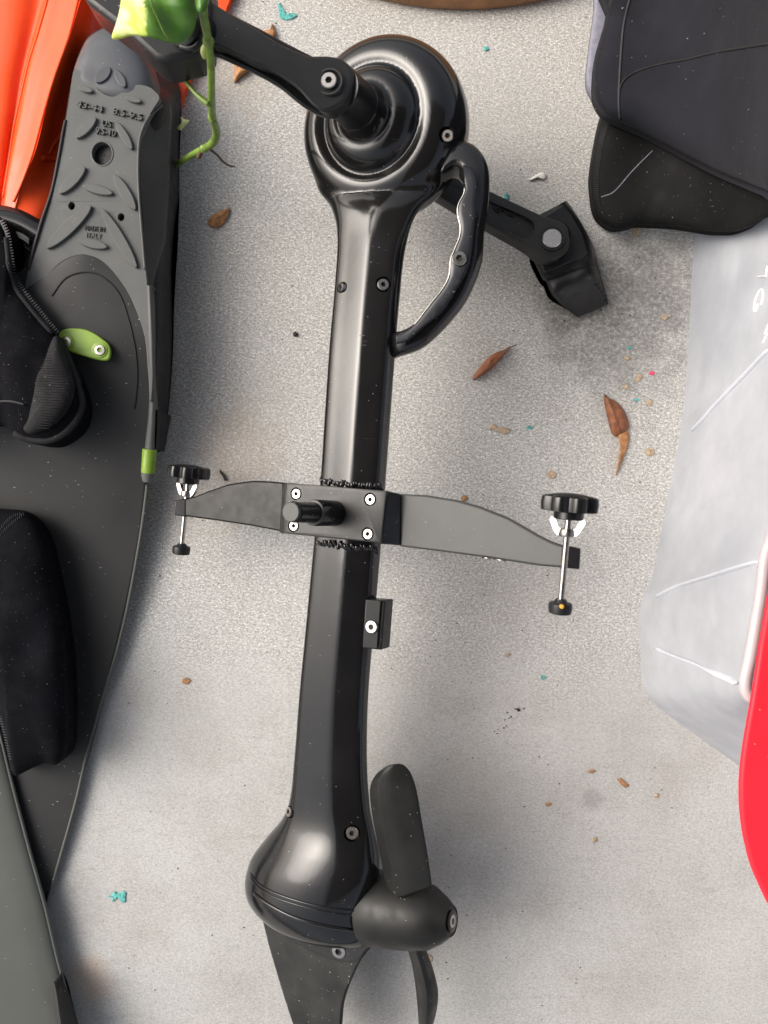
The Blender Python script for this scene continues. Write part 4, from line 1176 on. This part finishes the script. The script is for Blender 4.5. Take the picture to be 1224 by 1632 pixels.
# ================================================================== cloudy storage tub, right
tub = thing('storage_tub', W(1180, 800, 0), 'cloudy clear plastic storage tub with white handwriting on its side, right edge', 'storage tub')
base_px = [(1118, 270), (1110, 340), (1105, 400), (1102, 470), (1098, 540), (1094, 610), (1084, 690), (1068, 780), (1052, 860), (1040, 920), (1026, 950), (1019, 980), (1018, 1010), (1022, 1040), (1022, 1070), (1026, 1092), (1038, 1115), (1070, 1143), (1110, 1172), (1150, 1200), (1185, 1225), (1250, 1270), (1330, 1330)]
top_px = [(1300, 230), (1300, 300), (1300, 360), (1300, 430), (1290, 500), (1282, 560), (1272, 640), (1260, 720), (1246, 790), (1232, 850), (1220, 885), (1216, 915), (1212, 950), (1206, 985), (1200, 1020), (1195, 1050), (1188, 1080), (1188, 1100), (1196, 1112), (1215, 1120), (1240, 1135), (1280, 1160), (1340, 1200)]
zt = .205
rws = []
for k in range(5):
    t = [0, .02, .35, .7, 1][k]; zz_ = [.001, .006, .075, .145, zt][k]
    row = []
    for a, b in zip(base_px, top_px):
        A, B = W(*a, .001), W(*b, zt)
        f_ = t
        p = A.lerp(B, f_); 
        if k == 0: p = A.copy()
        p.z = zz_; row.append(tuple(p))
    rws.append(row)
wallo = grid('tub_wall', rws, M_TUB, tub, nu=3, nv=4, ang=80, raw=True)
wb = BVHTree.FromPolygons([v.co for v in wallo.data.vertices], [tuple(p.vertices) for p in wallo.data.polygons])
def on_w(x, y, lift=0.0):
    d = (W(x, y, 0) - cam_pt).normalized(); h = wb.ray_cast(cam_pt, d)[0]
    h = h if h is not None else W(x, y, .1)
    return h + (cam_pt - h).normalized() * lift
M_RIB = simple('tub_rib_plastic', (.66, .66, .67), .4, var=.05)
for pth in ([(1104, 687), (1122, 668), (1145, 642), (1190, 596), (1228, 556)], [(1046, 952), (1080, 935), (1125, 921), (1170, 907), (1212, 895)], [(1044, 1034), (1090, 1052), (1140, 1072), (1188, 1093)]):
    tube('corner_rib', [on_w(x, y, .0004) for x, y in crspline(pth, 5)], [.0014] + [.0030] * (len(crspline(pth, 5)) - 2) + [.0014], M_TUB2, tub, n=12, squash=.4)
tube('rim', [W(*p, zt + .002) for p in crspline(top_px, 3)], .0040, M_TUBRIM, tub, n=10)
# floor of the tub and vague contents
fl = [(p[0] + 30, p[1] - 8, .004) for p in base_px[1:]] + [(1500, 1330, .004), (1500, 300, .004)]
prism('tub_floor', fl, .001, M_TUB, tub)
puff('folded_cloth', [(1150, 1120), (1185, 1108), (1240, 1120), (1290, 1180), (1240, 1200), (1190, 1180)], .02, .06, simple('grey_blue_cloth', (.16, .19, .24), .8), tub, base=.01)
cont = [(1150, 960), (1180, 930), (1250, 930), (1300, 1100), (1280, 1180), (1190, 1130), (1160, 1060)]
# handwriting strokes
for pth in ([(1208, 441), (1220, 440)], [(1221, 442), (1222, 430), (1224, 424)],
            [(1213, 486), (1216, 474), (1216, 464), (1213, 461), (1209, 466), (1204, 478), (1202, 490), (1203, 497), (1206, 494), (1208, 484)],
            [(1219, 533), (1224, 520), (1230, 508)], [(1216, 547), (1221, 537), (1229, 525)]):
    tube('handwriting', [on_w(x, y, .0006) for x, y in crspline(pth, 4)], .0010, M_INK, tub, n=8, squash=.5)

# ================================================================== red lid
red = thing('tub_lid', W(1300, 1150, .22), 'bright red plastic lid with rounded corner on the tub, bottom right edge', 'lid')
rl = [(1256, 820), (1245, 870), (1232, 920), (1223, 970), (1214, 1020), (1206, 1075), (1197, 1130), (1189, 1175), (1184, 1210), (1181, 1245), (1181, 1280), (1184, 1315), (1190, 1348), (1199, 1382), (1213, 1415), (1229, 1448), (1250, 1478), (1275, 1505), (1315, 1528)]
prism('lid_top', [(*p, .250) for p in [(1700, 1552), (1700, 820)] + crspline(rl, 3)], .005, M_RED, red, bev=.0022, seg=4)

# ================================================================== brown round board at the top
tp = Vector(W(740, 8 - 533, .006))
bd_ = lathe('round_board', tp, Vector((0, 0, 1)), [(.3170, -.006), (.3195, -.003), (.3200, .004), (.3180, .010), (.3090, .011)], M_WOOD, None, n=160)
tag(bd_, 'rim of a round brown wooden board at the top edge of the photo', 'board')

# ================================================================== pothos vine
vine = thing('pothos_vine', W(330, 150, 0), 'trailing green pothos vine with a bent stem and one large variegated leaf, top left', 'vine')
st = [(322, -60, .262), (323, 0, .262), (325, 28, .255), (331, 60, .245), (336, 100, .225), (337, 140, .20), (337, 160, .185), (339, 186, .160), (344, 203, .14), (345, 216, .12), (339, 228, .10), (325, 237, .08), (309, 245, .060), (290, 257, .035), (272, 268, .012)]
tube('stem', [W(*p) for p in st], [.0028, .0028, .0027, .0026, .0026, .0026, .0029, .0027, .0031, .0032, .0032, .0030, .0026, .0026, .0026], M_STEM, vine, spl=5, n=12)
for (x, y, z, r) in ((332, 66, .243, .0036), (338, 188, .158, .0034), (325, 237, .081, .0036)):
    lathe('node', W(x, y, z), Vector((.1, -1, -.5)), [(r * .7, -.003), (r, -.001), (r, .001), (r * .7, .003)], M_STEM, vine, n=14)
tube('petiole', [W(262, 92, .19), W(271, 103, .19), W(284, 116, .188), W(298, 132, .186), (W(312, 149, .186)), W(326, 161, .186), W(333, 165, .186)], [.0015, .0019, .0019, .0017, .0016, .0022, .0024], M_STEM, vine, spl=4)
tube('aerial_root', [W(335, 238, .085), W(345, 246, .07), W(356, 258, .05), (W(366, 264, .03)), W(375, 266, .015)], [.0011, .0011, .0010, .0009, .0006], M_ROOT, vine, spl=4, n=7)
tube('aerial_root', [W(322, 240, .080), W(317, 249, .078), W(314, 252, .077)], [.0014, .0022, .0010], M_ROOT, vine, spl=3, n=7)
tube('bud_sheath', [W(326, 92, .222), W(325, 82, .230), W(327, 70, .238)], [.0012, .0024, .0012], simple('pale_sheath', (.52, .60, .22), .5), vine, spl=4)
lf = [(200, -70), (194, -10), (190, 18), (184, 40), (178, 60), (192, 60.5), (203, 57), (214, 55.5), (228, 57), (245, 60), (262, 65), (276, 68), (285, 68), (293, 66), (301, 60), (307, 50), (311, 38), (313, 20), (310, 0), (306, -70)]
def leafz(x, y): return .007 * math.sin((x - 190) / 120 * math.pi) - max(0, y - 10) * .00018 + .0022 * math.sin((x - y * .4) / 11.0) * min(1, max(0, (66 - y) / 25))
puff('leaf', lf, .262, .2645, M_POTHOS, vine, power=2.5, n=3, rings=14, base=.2612, centre=(255, -5), zfun=leafz)
tube('midrib', [W(232, -60, .282), W(240, 0, .281), W(252, 30, .2715), W(262, 52, .2655), W(270, 62, .2625)], [.0006] * 5, M_STEM, vine, spl=4, n=6)
puff('leaf', [(310, -20), (312, 0), (313, 14), (319, 21), (326, 17), (332, 6), (334, -20)], .268, .273, M_POTHOS, vine, power=2.2, n=3, rings=6, base=.2675, label='small pale leaf base beside the stem')
puff('leaf', [(282, 204), (288, 196), (288, 186), (294, 190), (302, 192), (296, 198), (288, 207)], .030, .032, M_POTHOS, vine, power=2.2, n=3, rings=6, base=.0292, label='small green leaf tip showing beside the grey fin')

# ================================================================== fallen leaves and litter
def leaf(name, outline, mat, label, z=.0015, top=.004, spine=None, group='dry leaves fallen on the concrete', n=3, cat='dry leaf', stem=None):
    root = puff(name, outline, z, top, mat, None, power=2.0, n=n, rings=7, base=.0006, amp=.003, ascale=120, seed=len(name) + outline[0][0])
    tag(root, label, cat, group)
    if spine: tube('midrib', [W(*p) for p in spine], [.0006] * len(spine), mat, root, spl=3, n=6)
    if stem: tube('stalk', [W(*p) for p in stem], [.0007, .0005, .0004], M_ROOT, root, n=6)
    return root
leaf('dry_leaf', [(753, 605), (755, 598), (764, 586), (775, 573), (788, 563), (802, 558), (812, 553), (803, 566), (793, 578), (780, 591), (766, 600), (757, 605)], M_LEAFD, 'slender folded reddish brown leaf pointing up right near the handle', top=.009,
     spine=[(757, 603, .008), (775, 588, .0115), (795, 570, .0105), (812, 554, .006)], stem=[(811, 554, .005), (818, 551.5, .004), (824, 549.5, .003)])
leaf('dry_leaf', [(964, 630), (970, 634), (979, 638), (988, 645), (995, 655), (1001, 668), (1003, 680), (998, 687), (990, 692), (983, 696), (976, 692), (971, 676), (967, 660), (964, 645)], M_LEAFD, 'broad curled tan brown leaf with torn edge and twisted tail, beside the tub', top=.010,
     spine=[(968, 634, .006), (978, 660, .0120), (988, 690, .009)], stem=[(967, 632, .005), (964, 629, .004), (962, 627, .003)])
tail = leaf('leaf_fragment', [(985, 690), (993, 686), (1001, 688), (1003, 698), (1000, 712), (994, 728), (988, 742), (983, 755), (982, 755), (986, 735), (989, 715), (987, 700)], M_LEAFO, 'narrow orange brown twisted tail lying against the broad curled leaf', top=.006)
leaf('dry_leaf', [(330, 355), (334, 347), (343, 340), (354, 336), (366, 331), (364, 342), (358, 353), (349, 361), (339, 362), (332, 358)], M_LEAFO, 'short curled orange brown leaf between the fin and the shaft', top=.007, spine=[(334, 352, .006), (348, 345, .009), (364, 334, .004)])
leaf('leaf_fragment', [(373, 131), (374, 110), (372, 98), (384, 99), (400, 108), (392, 116), (384, 122)], M_LEAFO, 'crumpled yellow brown leaf scrap below the upper crank arm', top=.006)
leaf('leaf_fragment', [(416, 50), (424, 48), (431, 46), (433, 37), (437, 44), (440, 54), (437, 61), (428, 59), (418, 55)], M_LEAFO, 'curled brown leaf scrap just above the upper crank arm', top=.006)
def bit(name, pts, mat, label, cat, group=None, top=.0012, n=1):
    q = []
    for a, b in zip(pts, pts[1:] + pts[:1]):
        q += [a, ((a[0] + b[0]) / 2 + random.uniform(-.9, .9), (a[1] + b[1]) / 2 + random.uniform(-.9, .9))]
    pts = q
    o = puff(name, pts, .0008, top, mat, None, power=2.2, n=n, rings=4, base=.0003, amp=.0008, ascale=400, seed=pts[0][0])
    return tag(o, label, cat, group)
TG = 'small teal chips on the concrete'
bit('teal_chip', [(443, 6), (446, 4), (449, 12), (450, 22), (455, 26), (464, 25), (471, 21), (474, 25), (466, 30), (456, 32), (448, 30), (444, 20)], M_TEAL, 'hooked teal paint flake at the top edge above the crank arm', 'paint chip', TG)
bit('teal_chip', [(171, 1429), (177, 1427), (183, 1421), (187, 1424), (191, 1422), (198, 1421), (201, 1424), (200, 1438), (195, 1439), (190, 1433), (187, 1430), (181, 1437), (178, 1436), (180, 1430)], M_TEAL, 'ragged teal flake on the lower left concrete', 'paint chip', TG)
bit('teal_chip', [(839, 680), (844, 678), (850, 681), (846, 685), (840, 684)], M_TEAL, 'tiny bright teal chip in mid concrete below the slender leaf', 'paint chip', TG)
bit('teal_chip', [(803, 313), (807, 306), (812, 312), (810, 318), (804, 317)], M_TEAL, 'teal chip touching the upper edge of the lower crank arm', 'paint chip', TG)
bit('teal_chip', [(771, 74), (777, 73), (780, 78), (775, 81), (771, 79)], M_TEAL, 'dull teal chip to the right of the crank hub top', 'paint chip', TG)
bit('teal_chip', [(1010, 636), (1016, 634), (1020, 638), (1013, 640)], M_TEAL, 'tiny teal chip by the broad curled leaf', 'paint chip', TG)
bit('teal_chip', [(1000, 553), (1005, 551), (1007, 556), (1001, 557)], M_TEAL, 'tiny teal fleck among tan chips near the tub', 'paint chip', TG)
bit('teal_chip', [(862, 1078), (868, 1077), (871, 1081), (864, 1083)], M_TEAL, 'tiny dark teal chip below the right clamp foot', 'paint chip', TG)
bit('pink_chip', [(1034, 594), (1039, 591), (1044, 594), (1040, 598), (1035, 597)], M_PINK, 'tiny bright pink chip near the tub', 'paint chip')
bit('white_fluff', [(843, 286), (850, 281), (858, 277), (866, 274), (872, 281), (868, 287), (862, 281), (852, 284), (845, 288)], M_PALE, 'torn scrap of white fluff above the lower crank arm', 'fluff', None, .003)
bit('dark_twig', [(350, 748), (354, 752), (359, 758), (362, 764), (359, 767), (355, 760), (351, 755)], M_DARKBIT, 'small curled black bark shred beside the left clamp knob', 'bark shred', None, .003)
bit('seed', [(467, 530), (471, 528), (475, 532), (473, 537), (468, 536)], M_DARKBIT, 'small black seed left of the shaft', 'seed', None, .003)
TC = 'tan flakes scattered on the concrete'
for pts, lab in (
    ([(1013, 600), (1019, 595), (1025, 598), (1021, 606), (1014, 609)], 'tan flake left of the pink chip'),
    ([(991, 616), (998, 612), (1003, 617), (997, 621)], 'small tan flake above the broad curled leaf tip'),
    ([(994, 570), (1001, 566), (1006, 570), (1000, 575)], 'tan flake higher up toward the dark patch'),
    ([(1027, 718), (1034, 712), (1043, 716), (1044, 724), (1036, 727), (1029, 724)], 'largest tan flake, by the tub side'),
    ([(1029, 641), (1036, 635), (1041, 640), (1037, 647), (1030, 646)], 'tan flake between the tub and the broad leaf'),
    ([(1052, 504), (1060, 500), (1067, 506), (1059, 511)], 'tan flake in the dark patch by the tub'),
    ([(1008, 368), (1013, 360), (1022, 358), (1021, 368), (1014, 380), (1009, 378)], 'tan leaf crumb under the wetsuit hem'),
    ([(780, 679), (787, 676), (792, 682), (803, 681), (814, 684), (812, 690), (802, 692), (790, 686), (783, 684)], 'long pale tan smear of crumbs below the slender leaf'),
    ([(871, 754), (878, 749), (887, 754), (885, 762), (876, 763)], 'tan flake above the right clamp knob'),
    ([(735, 792), (741, 789), (746, 794), (740, 799), (735, 797)], 'rusty tan crumb above the grey clamp arm'),
    ([(290, 1084), (297, 1080), (305, 1085), (299, 1091), (291, 1089)], 'orange tan crumb left of the lower shaft'),
    ([(804, 1042), (810, 1039), (814, 1044), (808, 1048)], 'tan crumb below the grey clamp arm'),
    ([(936, 1229), (943, 1226), (951, 1229), (944, 1233)], 'rusty splinter on the lower right concrete'),
    ([(983, 1241), (990, 1240), (998, 1247), (1003, 1252), (996, 1256), (988, 1249)], 'rusty crumb cluster on the lower right concrete'),
    ([(1042, 1266), (1048, 1264), (1050, 1270), (1044, 1272)], 'round tan crumb nearest the red lid'),
    ([(869, 1282), (876, 1279), (880, 1282), (873, 1286)], 'reddish splinter on the lower concrete'),
    ([(943, 1338), (950, 1333), (953, 1340), (946, 1344)], 'pale tan crumb lowest on the right concrete'),
    ([(675, 1526), (684, 1521), (690, 1527), (686, 1536), (678, 1536)], 'brown crumb beside the lower propeller blade')):
    bit('tan_flake', pts, M_TAN if 'rust' not in lab and 'orange' not in lab and 'redd' not in lab else M_RUSTY, lab, 'flake', TC, .0014)
bit('black_scrap', [(822, 1130), (828, 1129), (830, 1133), (825, 1134)], M_DARKBIT, 'black speck below the right clamp, right of a trail of crumbs', 'speck')
# loose dirt crumbs nobody could count
random.seed(11)
cv, cf = [], []
def crumb(x, y, r):
    c = W(x, y, 0); i0 = len(cv)
    for k in range(5):
        th = k * 1.2566 + random.random(); cv.append(c + Vector((math.cos(th) * r * random.uniform(.5, 1.2), math.sin(th) * r * random.uniform(.5, 1.2), .0002)))
    cv.append(c + Vector((0, 0, r * .9 + .0004)))
    for k in range(5): cf.append((i0 + k, i0 + (k + 1) % 5, i0 + 5))
for _ in range(420): crumb(random.uniform(150, 1100), random.uniform(0, 1632), random.choice([.0004, .0005, .0006, .0009]))
for _ in range(14):
    t = random.random(); crumb(785 + t * 45 + random.uniform(-6, 6), 1178 - t * 55 + random.uniform(-8, 8), random.choice([.0005, .0007, .0010]))
for _ in range(60): crumb(random.gauss(930, 40), random.gauss(485, 22), random.choice([.0006, .0009]))
dc = mesh_obj('dirt_crumbs', cv, cf, M_DARKBIT, None, False)
dc['kind'] = 'stuff'; dc['label'] = 'fine dark dirt crumbs scattered over the concrete'; dc['category'] = 'dirt'
